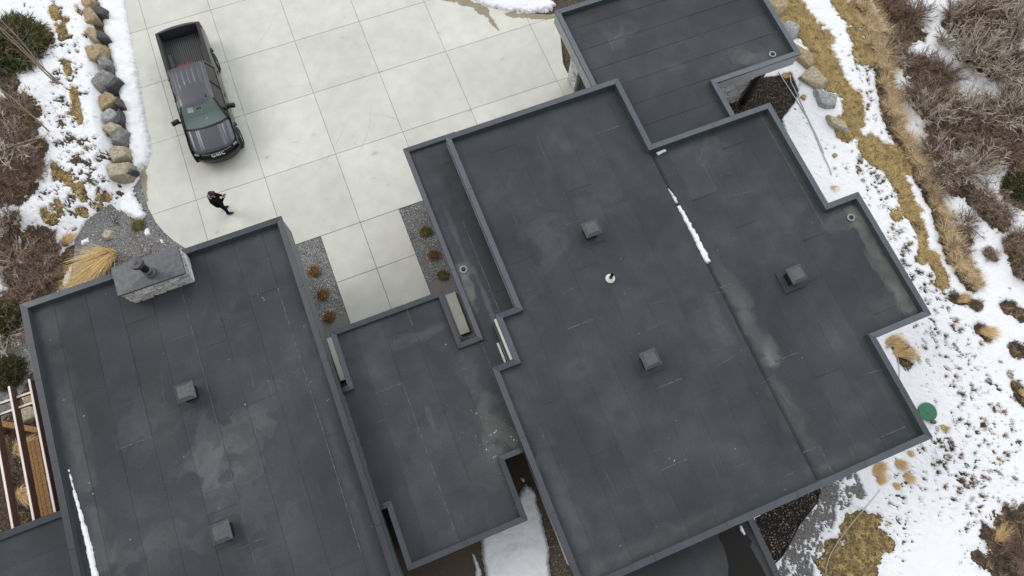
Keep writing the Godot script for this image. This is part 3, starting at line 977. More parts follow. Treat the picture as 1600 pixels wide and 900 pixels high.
func rasterise() -> void:
	raster.resize(GW * GH * 3)
	var sets := [LAWN, LITTER, MIX]
	for s in 3:
		for k: Array in sets[s]:
			var R: float = k[4] * 2.0
			var x0 := clampi(int((minf(k[0], k[2]) - R - GX) / GS), 0, GW - 1)
			var x1 := clampi(int((maxf(k[0], k[2]) + R - GX) / GS) + 1, 0, GW - 1)
			var z0 := clampi(int((minf(k[1], k[3]) - R - GZ) / GS), 0, GH - 1)
			var z1 := clampi(int((maxf(k[1], k[3]) + R - GZ) / GS) + 1, 0, GH - 1)
			for j in range(z0, z1 + 1):
				for i in range(x0, x1 + 1):
					var v := 1.0 - smoothstep(0.2, 1.6, cap_d(GX + i * GS, GZ + j * GS, k))
					var q := (j * GW + i) * 3 + s
					raster[q] = maxf(raster[q], v)

func field(x: float, z: float, s: int) -> float:
	var u := clampf((x - GX) / GS, 0.0, GW - 1.001)
	var v := clampf((z - GZ) / GS, 0.0, GH - 1.001)
	var i := int(u)
	var j := int(v)
	u -= i
	v -= j
	var q := (j * GW + i) * 3 + s
	return lerpf(lerpf(raster[q], raster[q + 3], u), lerpf(raster[q + GW * 3], raster[q + GW * 3 + 3], u), v)

var na := noise(0.35, 101, 3)
var nb := noise(1.5, 102, 3)
var nc := noise(2.6, 103, 3)
var ne := noise(6.5, 105, 2)
var nd := noise(0.16, 104, 2)

# thickness of the snow cover over the ground sheet (negative where the ground shows)
func snow_t(x: float, z: float) -> float:
	var bare := maxf(field(x, z, 0), field(x, z, 1))
	var mix := field(x, z, 2)
	var b := nb.get_noise_2d(x, z)
	var c := nc.get_noise_2d(x * (1.0 if x > 0 else 0.8), z * 0.8)
	var e := ne.get_noise_2d(x, z)
	var t := 0.06 + 0.03 * na.get_noise_2d(x, z) - 0.20 * bare + (0.15 * b + 0.12 * c + 0.10 * e) * (0.25 * bare + bare * (1.0 - bare) * 1.6) + 0.015 * b + 0.01 * c
	# holes melted round stalks and dead tufts
	var thr := (0.50 if x < 0 else 0.59) - 0.42 * mix + 0.14 * nd.get_noise_2d(x, z) - 0.30 * mix * b
	t -= 0.5 * maxf(0.0, 0.8 * c + 0.55 * e - thr) + 0.20 * mix * maxf(0.0, b - 0.34)
	return t

func in_house(x: float, z: float) -> bool:
	return (x > -11.4 and x < -4.0 and z > -10.8 and z < 6) or (x > -4.1 and x < 14.0 and z > -8.8 and z < 3.5 and not (x > -3.2 and x < 1.7 and z > 0.4)) or (x > 2 and x < 9.4 and z > -12.3 and z < 0) or (x > 10.0 and x < 16.4 and z > -15.5 and z < -12.0) or (x > 13 and x < 15.6 and z > -4.4 and z < -0.8)

func build_ground() -> void:
	# the bare earth: one sheet with its own gentle relief, then far land to the horizon
	var mb := MB.new()
	var st := 0.4
	var nx := 165
	var nz := 145
	var x0 := -28.0
	var z0 := -42.0
	for j in nz + 1:
		for i in nx + 1:
			var x := x0 + i * st
			var z := z0 + j * st
			var l := field(x, z, 0)
			var t := nb.get_noise_2d(x * 0.7, z * 0.7) * 0.5 + 0.5
			var c := Vector3(0.15, 0.108, 0.075).lerp(Vector3(0.40, 0.285, 0.11), clampf(l * 1.4, 0, 1)).lerp(Vector3(0.14, 0.10, 0.065), 0.45 * t)
			mb.col = Color(c.x, c.y, c.z)
			mb.vert(Vector3(x, ground_y(x, z) - 0.06, z), Vector3.UP)
	for j in nz:
		for i in nx:
			var a := j * (nx + 1) + i
			mb.face(a, a + nx + 1, a + nx + 2)
			mb.face(a, a + nx + 2, a + 1)
	var x1 := x0 + nx * st
	var z1 := z0 + nz * st
	mb.smooth()
	mb.col = Color(0.11, 0.085, 0.06)
	var far := 600.0
	var y := -0.06
	for q: Array in [[-far, -far, far, z0], [-far, z1, far, far], [-far, z0, x0, z1], [x1, z0, far, z1]]:
		mb.quad(Vector3(q[0], y, q[1]), Vector3(q[0], y, q[3]), Vector3(q[2], y, q[3]), Vector3(q[2], y, q[1]))
	tag(obj("ground", mb, M.earth), "brown winter earth and leaf litter around the house", "ground", "", "structure")
	# snow that covers it, with holes where the ground shows
	snow_cover("snow_cover", -20.0, -34.0, -7.6, -1.0, 0.05, "thin patchy snow over the planted slope west of the driveway")
	snow_cover("snow_cover", 14.2, -34.0, 36.0, 14.0, 0.055, "patchy snow over the lawn and scrub east of the house")
	snow_cover("snow_cover", 7.4, 3.0, 14.2, 14.0, 0.05, "thin snow between the gravel path and the lawn south-east of the house")
	snow_far()

func snow_cover(called: String, xa: float, za: float, xb: float, zb: float, s: float, label: String) -> void:
	var nx := int(round((xb - xa) / s))
	var nz := int(round((zb - za) / s))
	var y := PackedFloat32Array()
	var ok := PackedByteArray()
	y.resize((nx + 1) * (nz + 1))
	ok.resize(y.size())
	for j in nz + 1:
		for i in nx + 1:
			var x := xa + i * s
			var z := za + j * s
			var k := j * (nx + 1) + i
			if seen_from_above(x, z) and not barred(x, z):
				var t := snow_t(x, z)
				y[k] = maxf(t, -0.035)
				ok[k] = 1 if t > -0.012 else 0
			else:
				y[k] = -0.05
	var mb := MB.new()
	var id := PackedInt32Array()
	id.resize(y.size())
	id.fill(-1)
	for j in nz:
		for i in nx:
			var a := j * (nx + 1) + i
			if ok[a] + ok[a + 1] + ok[a + nx + 1] + ok[a + nx + 2] == 0: continue
			var q: Array[int] = [a, a + nx + 1, a + nx + 2, a + 1]
			for k in q:
				if id[k] < 0:
					var x := xa + (k % (nx + 1)) * s
					var z := za + (k / (nx + 1)) * s
					id[k] = mb.vert(Vector3(x, ground_y(x, z) - 0.06 + y[k], z), Vector3.UP)
			mb.face(id[q[0]], id[q[1]], id[q[2]])
			mb.face(id[q[0]], id[q[2]], id[q[3]])
	mb.smooth()
	tag(obj(called, mb, M.snow), label, "snow", "", "stuff")

func snow_far() -> void:   # beyond the planted ground: open snow with bare patches, on a coarse sheet
	var mb := MB.new()
	var s := 1.2
	var n := 100
	var id := {}
	var f := func(i: int, j: int) -> float:
		var x := -50.0 + i * s
		var z := -75.0 + j * s
		var inside := x > -18.4 and x < 34.4 and z > -32.4 and z < 12.4 and not (z > 8.2 and x < 6.8)
		return -0.3 if inside else 0.025 + 0.03 * na.get_noise_2d(x * 0.5, z * 0.5)
	for j in n:
		for i in n:
			if maxf(maxf(f.call(i, j), f.call(i + 1, j)), maxf(f.call(i, j + 1), f.call(i + 1, j + 1))) < 0: continue
			var v: Array[int] = []
			for q: Array in [[i, j], [i, j + 1], [i + 1, j + 1], [i + 1, j]]:
				var key: int = q[0] * 1000 + q[1]
				if not id.has(key):
					id[key] = mb.vert(Vector3(-50.0 + q[0] * s, -0.06 + maxf(-0.04, f.call(q[0], q[1])), -75.0 + q[1] * s), Vector3.UP)
				v.append(id[key])
			mb.face(v[0], v[1], v[2])
			mb.face(v[0], v[2], v[3])
	mb.smooth()
	tag(obj("snow_cover", mb, M.snow), "open snow on the land farther from the house", "snow", "", "stuff")

func seen_from_above(x: float, z: float) -> bool:
	return not in_house(x, z)

var GRAVEL_W := packed([Vector2(-8.91, -17.48), Vector2(-8.93, -16.79), Vector2(-8.90, -16.00), Vector2(-8.77, -15.28), Vector2(-8.56, -14.72), Vector2(-8.27, -14.19), Vector2(-7.70, -13.52), Vector2(-7.04, -13.03), Vector2(-7.98, -11.37), Vector2(-9.75, -12.48), Vector2(-14.17, -11.31), Vector2(-15.40, -9.70), Vector2(-16.92, -8.79), Vector2(-16.40, -12.18), Vector2(-13.81, -13.35), Vector2(-12.50, -13.98), Vector2(-11.94, -15.63), Vector2(-11.29, -16.19), Vector2(-10.17, -16.54), Vector2(-10.01, -16.16), Vector2(-9.63, -16.50), Vector2(-9.36, -17.11)])
var MULCH_NE := packed([Vector2(17.19, -12.75), Vector2(18.82, -12.39), Vector2(19.50, -12.35), Vector2(19.37, -11.39), Vector2(18.88, -10.87), Vector2(17.94, -10.35), Vector2(17.52, -8.81), Vector2(15.69, -8.67), Vector2(14.97, -10.96)])
var MULCH_SE := packed([Vector2(8.87, 4.17), Vector2(11.71, 3.96), Vector2(11.63, 4.30), Vector2(10.80, 4.71), Vector2(9.88, 5.18), Vector2(9.22, 5.70), Vector2(8.68, 5.76), Vector2(8.59, 6.41), Vector2(7.89, 6.02)])
var PATH_SE := packed([Vector2(11.69, 4.20), Vector2(11.89, 3.66), Vector2(13.33, 3.60), Vector2(13.20, 4.68), Vector2(13.18, 5.04), Vector2(11.87, 5.14), Vector2(10.87, 5.93), Vector2(10.15, 6.35), Vector2(9.53, 7.25), Vector2(8.18, 6.70), Vector2(9.11, 5.81), Vector2(9.93, 5.20), Vector2(10.82, 4.71)])

func barred(x: float, z: float) -> bool:   # where the cover leaves off: slabs, gravel, mulch
	var q := Vector2(x, z)
	if Geometry2D.is_point_in_polygon(q, DRIVE): return true
	if x < 0:
		return x > wall_x(z) - 0.1 and z < -17.6 and x > -10.0 or Geometry2D.is_point_in_polygon(q, GRAVEL_W)
	if Geometry2D.is_point_in_polygon(q, MULCH_NE) or Geometry2D.is_point_in_polygon(q, MULCH_SE): return true
	if Geometry2D.is_point_in_polygon(q, PATH_SE): return 0.9 * nb.get_noise_2d(x * 0.7, z * 0.6) + 0.8 * ne.get_noise_2d(x + z * 0.5, z * 0.5) < 0.12
	return false

# a drift with a shape of its own: thick in the middle, rounded at the rim
func drift(called: String, poly: Array, y0: float, thick: float, rim: float, s: float, m: Material, rough := 0.3) -> MeshInstance3D:
	var pk := packed(poly)
	var lo := pk[0]
	var hi := pk[0]
	for q in pk:
		lo = lo.min(q)
		hi = hi.max(q)
	lo -= Vector2(rim, rim)
	hi += Vector2(rim, rim)
	var nx := int((hi.x - lo.x) / s) + 1
	var nz := int((hi.y - lo.y) / s) + 1
	var t := PackedFloat32Array()
	t.resize((nx + 1) * (nz + 1))
	for j in nz + 1:
		for i in nx + 1:
			var q := lo + Vector2(i, j) * s
			var d := 1e9
			for k in pk.size():
				d = minf(d, Geometry2D.get_closest_point_to_segment(q, pk[k], pk[(k + 1) % pk.size()]).distance_to(q))
			if not Geometry2D.is_point_in_polygon(q, pk): d = -d
			d += rim * rough * (nb.get_noise_2d(q.x * 2.0, q.y * 2.0) + 0.8 * nc.get_noise_2d(q.x * 2.0, q.y * 2.0))
			var e := clampf(d / rim, 0, 1)
			t[j * (nx + 1) + i] = thick * sqrt(e * (2.0 - e)) * (1.0 + 0.25 * na.get_noise_2d(q.x * 3, q.y * 3)) if d > 0 else -0.02
	var mb := MB.new()
	var id := {}
	for j in nz:
		for i in nx:
			var a := j * (nx + 1) + i
			if maxf(maxf(t[a], t[a + 1]), maxf(t[a + nx + 1], t[a + nx + 2])) <= 0: continue
			var q: Array[int] = [a, a + nx + 1, a + nx + 2, a + 1]
			for k in q:
				if not id.has(k):
					id[k] = mb.vert(Vector3(lo.x + (k % (nx + 1)) * s, y0 + t[k], lo.y + (k / (nx + 1)) * s), Vector3.UP)
			mb.face(id[q[0]], id[q[1]], id[q[2]])
			mb.face(id[q[0]], id[q[2]], id[q[3]])
	mb.smooth()
	return obj(called, mb, m)

func slabs() -> void:
	var drive := Node3D.new()
	drive.name = "driveway"
	add_child(drive)
	tag(drive, "pale concrete driveway cast in large square panels", "driveway", "", "structure")
	var xs: Array[float] = [-12.0, -8.0, -6.85, -4.1, -1.0, 2.02, 5.2, 9.3, 12.5, 16.0]
	xs = [-12.0, -7.0, -4.1, -1.0, 2.02, 5.17, 9.3, 12.5, 16.0]
	var zs: Array[float] = [-36.0, -31.2, -28.0, -24.7, -21.76, -18.87, -15.66, -12.28]
	var k := 0
	for j in zs.size() - 1:
		for i in xs.size() - 1:
			var g := 0.007
			var cell := PackedVector2Array([Vector2(xs[i] + g, zs[j] + g), Vector2(xs[i + 1] - g, zs[j] + g), Vector2(xs[i + 1] - g, zs[j + 1] - g), Vector2(xs[i] + g, zs[j + 1] - g)])
			for piece in Geometry2D.intersect_polygons(cell, DRIVE):
				if piece.size() < 3: continue
				var mb := MB.new()
				mb.prism(piece, -0.14, 0.0, 0.006)
				obj("slab", mb, M["slab%d" % ((i * 2 + j * 3 + (i * j) % 3) % 4)], drive)
				k += 1
	var bed := MB.new()
	bed.prism(DRIVE, -0.2, -0.016)
	obj("joint_base", bed, M.joint, drive)
	var path := Node3D.new()
	path.name = "path"
	add_child(path)
	tag(path, "pale concrete entrance path between two gravel beds", "path", "", "structure")
	for c: Array in [[-2.70, -1.0, -12.28, -10.12], [-1.0, 0.68, -12.28, -10.12], [-2.70, -1.0, -10.12, -7.9], [-1.0, 0.68, -10.12, -7.9], [-2.70, -1.0, -7.9, -6.4], [-1.0, 0.68, -7.9, -6.4]]:
		var mb := MB.new()
		mb.bx(c[0] + 0.009, c[1] - 0.009, -0.14, -0.003, c[2] + 0.009, c[3] - 0.009, 0.006)
		obj("slab", mb, M.slab2, path)
	var pb := MB.new()
	pb.bx(-2.68, 0.66, -0.2, -0.018, -12.26, -6.4)
	obj("joint_base", pb, M.joint, path)
	# pale slabs at the foot of the two slots beside the entrance roof
	for q: Array in [[Vector2(1.19, -8.02), Vector2(1.60, -8.01), Vector2(1.58, -6.26), Vector2(1.19, -6.26)], [Vector2(-3.76, -8.02), Vector2(-3.48, -8.02), Vector2(-3.53, -6.23), Vector2(-3.78, -6.24)]]:
		var sl := MB.new()
		sl.prism(packed(q), -0.1, 0.1, 0.008)
		obj("slab", sl, M.slab2, path)

func gravel_bed(called: String, poly: PackedVector2Array, y: float, m: Material, per: float, r0: float, r1: float, cols: Array, label: String, sd: int) -> void:
	var root := Node3D.new()
	root.name = called
	add_child(root, true)
	tag(root, label, "gravel", "", "structure")
	var mb := MB.new()
	# clip to a grid so that the sheet follows the ground
	var lo := poly[0]
	var hi := poly[0]
	for q in poly:
		lo = lo.min(q)
		hi = hi.max(q)
	var s := 0.5
	var i := floorf(lo.x / s)
	while i * s < hi.x:
		var j := floorf(lo.y / s)
		while j * s < hi.y:
			for piece in Geometry2D.intersect_polygons(PackedVector2Array([Vector2(i * s, j * s), Vector2(i * s + s, j * s), Vector2(i * s + s, j * s + s), Vector2(i * s, j * s + s)]), poly):
				if piece.size() < 3: continue
				var t := Geometry2D.triangulate_polygon(piece)
				for k in range(0, t.size(), 3):
					var p3: Array[Vector3] = []
					for e in 3:
						var q := piece[t[k + e]]
						p3.append(Vector3(q.x, ground_y(q.x, q.y) + y, q.y))
					if (p3[1] - p3[0]).cross(p3[2] - p3[0]).y > 0: mb.tri(p3[0], p3[1], p3[2])
					else: mb.tri(p3[0], p3[2], p3[1])
			j += 1
		i += 1
	obj("bed", mb, m, root)
	var r := RandomNumberGenerator.new()
	r.seed = sd
	var ts := []
	var cs := []
	var area := (hi.x - lo.x) * (hi.y - lo.y)
	for k in int(area * per):
		var q := Vector2(r.randf_range(lo.x, hi.x), r.randf_range(lo.y, hi.y))
		if not Geometry2D.is_point_in_polygon(q, poly) or in_house(q.x, q.y): continue
		var sc := r.randf_range(r0, r1)
		var b := Basis.from_euler(Vector3(r.randf() * TAU, r.randf() * TAU, r.randf() * TAU)) * Basis.from_scale(Vector3(sc, sc * r.randf_range(0.5, 0.9), sc * r.randf_range(0.6, 1.0)))
		ts.append(Transform3D(b, Vector3(q.x, ground_y(q.x, q.y) + y + sc * 0.2, q.y)))
		var c: Color = cols[r.randi_range(0, cols.size() - 1)]
		var v := r.randf_range(0.6, 1.3)
		cs.append(Color(c.r * v, c.g * v, c.b * v))
	scatter("gravel", pebble, M.twig, ts, cs, root)

var pebble: ArrayMesh

func make_pebble() -> void:
	var mb := MB.new()
	var r := RandomNumberGenerator.new()
	r.seed = 4
	var v: Array[Vector3] = [Vector3.UP, Vector3.DOWN]
	for k in 5:
		v.append(Vector3(cos(k * TAU / 5), r.randf_range(-0.3, 0.3), sin(k * TAU / 5)) * r.randf_range(0.8, 1.1))
	for k in 5:
		var a := 2 + k
		var b := 2 + (k + 1) % 5
		mb.tri(v[0], v[b], v[a])
		mb.tri(v[1], v[a], v[b])
	pebble = mb.mesh()

func rock_mesh(sd: int, flat: float) -> ArrayMesh:   # an angular boulder of about unit radius
	var r := RandomNumberGenerator.new()
	r.seed = sd
	var f := noise(1.1, sd, 3)
	var pl: Array = []
	var turn := Basis.from_euler(Vector3(r.randf_range(-0.25, 0.25), r.randf() * TAU, r.randf_range(-0.25, 0.25)))
	for k in 4:   # a broken block: skewed side faces, a few split corners
		var w := TAU * (k + r.randf_range(-0.22, 0.22)) / 4.0
		pl.append([turn * Vector3(cos(w), r.randf_range(-0.05, 0.35), sin(w)).normalized(), r.randf_range(0.68, 0.86)])
	for k in 5:
		pl.append([Vector3(r.randfn(), absf(r.randfn()) * 0.7, r.randfn()).normalized(), r.randf_range(0.8, 0.95)])
	pl.append([Vector3(r.randf_range(-0.15, 0.15), 1, r.randf_range(-0.15, 0.15)).normalized(), flat])
	var mb := MB.new()
	var nu := 52
	var nv := 26
	for j in nv + 1:
		for i in nu:
			var th := PI * j / nv
			var ph := TAU * i / nu
			var d := Vector3(sin(th) * cos(ph), cos(th), sin(th) * sin(ph))
			var R := 1.25
			for k: Array in pl:
				var cc: float = d.dot(k[0])
				if cc > 0.03: R = minf(R, k[1] / cc)
			R *= 1.0 + 0.07 * f.get_noise_3d(d.x * 1.6, d.y * 1.6, d.z * 1.6) + 0.03 * f.get_noise_3d(d.x * 6, d.y * 6, d.z * 6)
			mb.vert(d * R, d)
	for j in nv:
		for i in nu:
			var a := j * nu + i
			var b := j * nu + (i + 1) % nu
			mb.face(a, b, b + nu)
			mb.face(a, b + nu, a + nu)
	mb.smooth()
	return mb.mesh()

func rocks() -> void:
	var ms: Array[ArrayMesh] = []
	for k in 7: ms.append(rock_mesh(200 + k, 0.72))
	# the wall of boulders along the drive: place, half sizes, height, tone, turn, words
	var L: Array = [
		[Vector2(-9.10, -26.63), 0.36, 0.30, 0.40, 0, 0.3, "tan boulder at the head of the driveway's boulder row"], [Vector2(-8.82, -26.02), 0.26, 0.55, 0.34, 2, 0.2, "dark boulder tucked behind the first tan boulders of the row"],
		[Vector2(-9.06, -25.86), 0.32, 0.42, 0.45, 0, 1.3, "tall tan boulder second in the driveway row"], [Vector2(-9.17, -24.89), 0.26, 0.42, 0.42, 0, 0.4, "narrow tan boulder third in the driveway row"],
		[Vector2(-8.90, -24.68), 0.24, 0.55, 0.36, 2, 0.1, "dark slanting boulder beside the narrow tan one"], [Vector2(-9.26, -23.87), 0.55, 0.40, 0.5, 0, 2.1, "broad tan wedge-shaped boulder in the driveway row"],
		[Vector2(-9.02, -23.30), 0.30, 0.48, 0.36, 1, 0.6, "grey boulder behind the broad tan wedge"], [Vector2(-9.27, -22.35), 0.52, 0.52, 0.5, 1, 1.0, "largest rounded grey boulder in the driveway row"],
		[Vector2(-8.92, -22.09), 0.26, 0.42, 0.36, 2, 0.2, "small dark boulder against the largest grey one"], [Vector2(-9.28, -21.28), 0.42, 0.36, 0.48, 0, 0.8, "tan boulder just below the largest grey one"],
		[Vector2(-8.95, -21.16), 0.22, 0.40, 0.34, 2, 0.0, "dark boulder leaning on the tan one toward the snow"], [Vector2(-9.29, -20.48), 0.42, 0.36, 0.46, 4, 1.7, "flat grey boulder midway along the lower row"],
		[Vector2(-9.00, -20.31), 0.20, 0.36, 0.34, 2, 0.2, "small dark boulder with a rusty stain beside the flat grey one"], [Vector2(-9.34, -19.85), 0.34, 0.34, 0.44, 3, 0.5, "pale blocky boulder in the lower row"],
		[Vector2(-9.21, -19.44), 0.34, 0.34, 0.34, 1, 0.9, "low dark grey boulder between the pale block and the last two"], [Vector2(-9.31, -18.62), 0.42, 0.40, 0.46, 3, 2.0, "buff grey boulder second from the lower end of the row"],
		[Vector2(-9.49, -17.80), 0.52, 0.40, 0.46, 3, 2.7, "buff grey boulder at the lower end of the driveway row"], [Vector2(-9.30, -17.68), 0.2, 0.36, 0.3, 2, 0.2, "dark boulder against the last buff one"]]
	var n := 0
	for k: Array in L:
		var q: Vector2 = k[0]
		var o := inst("boulder", ms[n % 7], M["rock%d" % k[4]], null, Transform3D(Basis(Vector3.UP, k[5] + n) * Basis.from_scale(Vector3(k[1] * 1.06, k[3] * 1.04, k[2] * 1.1)), Vector3(q.x, 0.22, q.y)))
		tag(o, k[6], "boulder", "boulders beside the driveway")
		n += 1
	var R: Array = [[Vector2(20.63, -15.83), 0.45, 0.6, 0, 0.5, "tan flat-topped boulder half under the garage's far eave"], [Vector2(20.58, -14.43), 0.38, 0.45, 4, 0.2, "grey boulder beside the garage's east coping"], [Vector2(20.30, -12.93), 0.36, 0.75, 0, 0.35, "long tan boulder beside the garage's south-east corner"],
		[Vector2(20.28, -11.59), 0.5, 0.62, 3, 0.5, "broad buff boulder bordering the snow beyond the garage corner"], [Vector2(20.26, -10.42), 0.42, 0.56, 4, 0.45, "blue-grey flat boulder below the broad buff one"], [Vector2(20.08, -9.19), 0.30, 0.62, 3, 0.6, "narrow split boulder last in the garage's row"]]
	for k: Array in R:
		var q: Vector2 = k[0]
		var o := inst("boulder", ms[(n + 2) % 7], M["rock%d" % k[3]], null, Transform3D(Basis(Vector3.UP, k[4]) * Basis.from_scale(Vector3(k[1] * 1.1, 0.3, k[2] * 1.1)), Vector3(q.x, 0.02, q.y)))
		tag(o, k[5], "boulder", "flat boulders east of the garage")
		n += 1
	for k: Array in [[Vector2(-10.66, -15.40), 0.27, 0.25, 3, 0.4, "small buff stone alone in the grey gravel by the golden grass"], [Vector2(-14.72, -9.77), 0.32, 0.25, 0, 0.5, "smaller pale stone under the pergola"], [Vector2(-14.90, -9.28), 0.42, 0.34, 3, 0.2, "larger pale stone under the pergola"],
			[Vector2(19.37, -10.97), 0.16, 0.14, 0, 0.2, "little tan stone in the snow by the thin cords"], [Vector2(19.23, -7.89), 0.12, 0.10, 0, 0.2, "little tan stone near the end of the thin cords"]]:
		var q: Vector2 = k[0]
		var o := inst("stone", ms[(n + 1) % 7], M["rock%d" % k[3]], null, Transform3D(Basis(Vector3.UP, k[4]) * Basis.from_scale(Vector3(k[1], k[1] * 0.55, k[2])), Vector3(q.x, ground_y(q.x, q.y) + 0.02, q.y)))
		tag(o, k[5], "stone")
		n += 1

func drifts() -> void:
	tag(drift("snow_bank", [Vector2(-8.64, -27.73), Vector2(-7.67, -27.37), Vector2(-7.63, -26.59), Vector2(-7.69, -25.50), Vector2(-7.79, -24.26), Vector2(-7.89, -22.69), Vector2(-8.00, -21.17), Vector2(-8.09, -19.69), Vector2(-8.20, -18.49), Vector2(-8.51, -17.96), Vector2(-9.08, -17.79), Vector2(-9.10, -18.44), Vector2(-8.97, -19.53), Vector2(-8.95, -20.35), Vector2(-8.89, -21.17), Vector2(-8.80, -22.33), Vector2(-8.80, -23.38), Vector2(-8.78, -24.81), Vector2(-8.75, -26.07)], -0.03, 0.22, 0.3, 0.04, M.snow, 0.14), "long smooth bank of ploughed snow along the boulders", "snow", "", "stuff")
	tag(drift("snow_bank", [Vector2(6.55, -22.32), Vector2(7.27, -21.28), Vector2(7.79, -20.55), Vector2(8.52, -19.97), Vector2(9.60, -19.46), Vector2(10.56, -19.29), Vector2(10.88, -19.60), Vector2(10.46, -19.98), Vector2(9.67, -20.43), Vector2(8.35, -21.15), Vector2(7.53, -21.96)], -0.02, 0.14, 0.2, 0.04, M.snow, 0.4), "curved strip of snow at the driveway's far edge by the garage", "snow", "", "stuff")
	tag(drift("snow_patch", [Vector2(-10.04, -16.74), Vector2(-9.35, -17.07), Vector2(-9.25, -16.54), Vector2(-9.12, -15.94), Vector2(-9.10, -15.56), Vector2(-9.42, -15.65), Vector2(-9.73, -16.01), Vector2(-9.98, -16.26)], 0.02, 0.12, 0.16, 0.035, M.snow, 0.5), "lump of snow on the gravel's edge between boulders and drive", "snow", "", "stuff")
	tag(drift("snow_patch", [Vector2(-9.25, -15.13), Vector2(-9.12, -15.14), Vector2(-9.09, -14.83), Vector2(-9.25, -14.80), Vector2(-9.32, -14.95)], -0.02, 0.07, 0.07, 0.02, M.snow, 0.3), "small roundish snow remnant on the grey gravel", "snow", "", "stuff")
	tag(drift("snow_patch", [Vector2(-8.80, -14.48), Vector2(-8.71, -14.44), Vector2(-8.67, -14.25), Vector2(-8.77, -14.29)], -0.02, 0.05, 0.05, 0.02, M.snow, 0.3), "tiny snow remnant on the gravel by the drive's curve", "snow", "", "stuff")
	tag(drift("snow_patch", [Vector2(-11.75, -15.54), Vector2(-11.43, -15.57), Vector2(-11.46, -15.38), Vector2(-11.73, -15.34)], 0.0, 0.06, 0.07, 0.02, M.snow, 0.5), "ragged snow remnant at the tip of the golden grass", "snow", "", "stuff")
	tag(drift("snow_bank", [Vector2(-0.72, 0.99), Vector2(-0.92, 1.63), Vector2(-1.10, 2.72), Vector2(0.88, 3.52), Vector2(1.15, 2.64), Vector2(1.33, 2.16), Vector2(1.41, 1.51), Vector2(1.49, 1.08), Vector2(1.51, 0.63), Vector2(1.59, 0.31), Vector2(1.53, 0.10), Vector2(1.35, -0.14), Vector2(1.31, -0.35), Vector2(1.39, -0.36), Vector2(1.39, -0.10), Vector2(1.24, 0.01), Vector2(1.06, 0.15), Vector2(0.38, 0.52)], 0.95, 0.25, 0.14, 0.04, M.snow, 0.25), "deep grey-white snow in the court between the wings", "snow", "", "stuff")
	tag(drift("snow_patch", [Vector2(-1.21, 1.36), Vector2(-1.15, 1.45), Vector2(-1.12, 1.73), Vector2(-1.16, 2.15), Vector2(-1.38, 2.60), Vector2(-1.55, 2.54), Vector2(-1.27, 1.88)], 0.96, 0.08, 0.08, 0.025, M.old_snow, 0.3), "narrow strip of snow melting on the court's brown soil", "snow", "", "stuff")
	# what is left on the roofs
	tag(drift("snow_strip", [Vector2(9.985, -6.98), Vector2(10.1, -7.0), Vector2(10.13, -6.4), Vector2(10.17, -5.8), Vector2(10.17, -5.1), Vector2(10.15, -4.7), Vector2(10.05, -4.63), Vector2(9.97, -4.75), Vector2(9.98, -5.6)], 3.775, 0.07, 0.06, 0.02, M.snow, 0.8), "white strip of snow lying in the roof valley", "snow", "", "stuff")
	tag(drift("snow_strip", [Vector2(9.99, -7.78), Vector2(10.05, -7.6), Vector2(10.11, -7.3), Vector2(10.06, -7.06), Vector2(10.0, -7.2), Vector2(9.98, -7.5)], 3.775, 0.03, 0.06, 0.02, M.old_snow, 0.4), "small grey tip of icy snow just beyond the valley strip", "snow", "", "stuff")
	tag(drift("snow_strip", [Vector2(10.2, -9.26), Vector2(10.55, -9.28), Vector2(10.6, -9.2), Vector2(10.25, -9.14)], 3.785, 0.05, 0.04, 0.015, M.snow, 0.3), "scrap of snow in the roof corner below the garage", "snow", "", "stuff")
	tag(drift("snow_strip", [Vector2(-11.77, -5.72), Vector2(-11.74, -5.72), Vector2(-11.70, -5.1), Vector2(-11.64, -4.4), Vector2(-11.57, -3.6), Vector2(-11.54, -3.0), Vector2(-11.56, -1.0), Vector2(-11.72, -1.0), Vector2(-11.71, -3.0), Vector2(-11.72, -4.0), Vector2(-11.75, -5.0)], 4.06, 0.07, 0.05, 0.02, M.snow, 0.5), "long thin strip of snow inside the chimney wing's west parapet", "snow", "", "stuff")
	tag(drift("snow_strip", [Vector2(7.25, 3.69), Vector2(7.33, 3.72), Vector2(7.32, 3.99), Vector2(7.26, 4.03), Vector2(7.21, 3.84)], 3.04, 0.05, 0.05, 0.015, M.snow, 0.3), "sliver of snow by the puddle on the low south roof", "snow", "", "stuff")
	# soil and gravel in the raised court
	var ct := MB.new()
	ct.bx(-4.3, 2.2, -0.3, 0.94, -1.6, 6.5)
	tag(obj("court_terrace", ct, M.dark_wall), "raised court between the two wings", "terrace", "", "structure")
	gravel_bed("court_soil", packed([Vector2(-4.2, 0.2), Vector2(-0.4, 0.2), Vector2(-0.4, 6.0), Vector2(-4.2, 6.0)]), 0.955, M.court, 160.0, 0.008, 0.02, [Color(0.12, 0.095, 0.07), Color(0.2, 0.16, 0.12)], "bare brown soil in the court below the chimney wing", 21)
	gravel_bed("court_gravel", packed([Vector2(0.2, -1.5), Vector2(2.0, -1.5), Vector2(2.0, 6.0), Vector2(0.2, 6.0)]), 0.958, M.court, 350.0, 0.012, 0.03, [Color(0.22, 0.2, 0.17), Color(0.33, 0.3, 0.26), Color(0.14, 0.13, 0.12)], "strip of brown-grey gravel along the large wing in the court", 22)

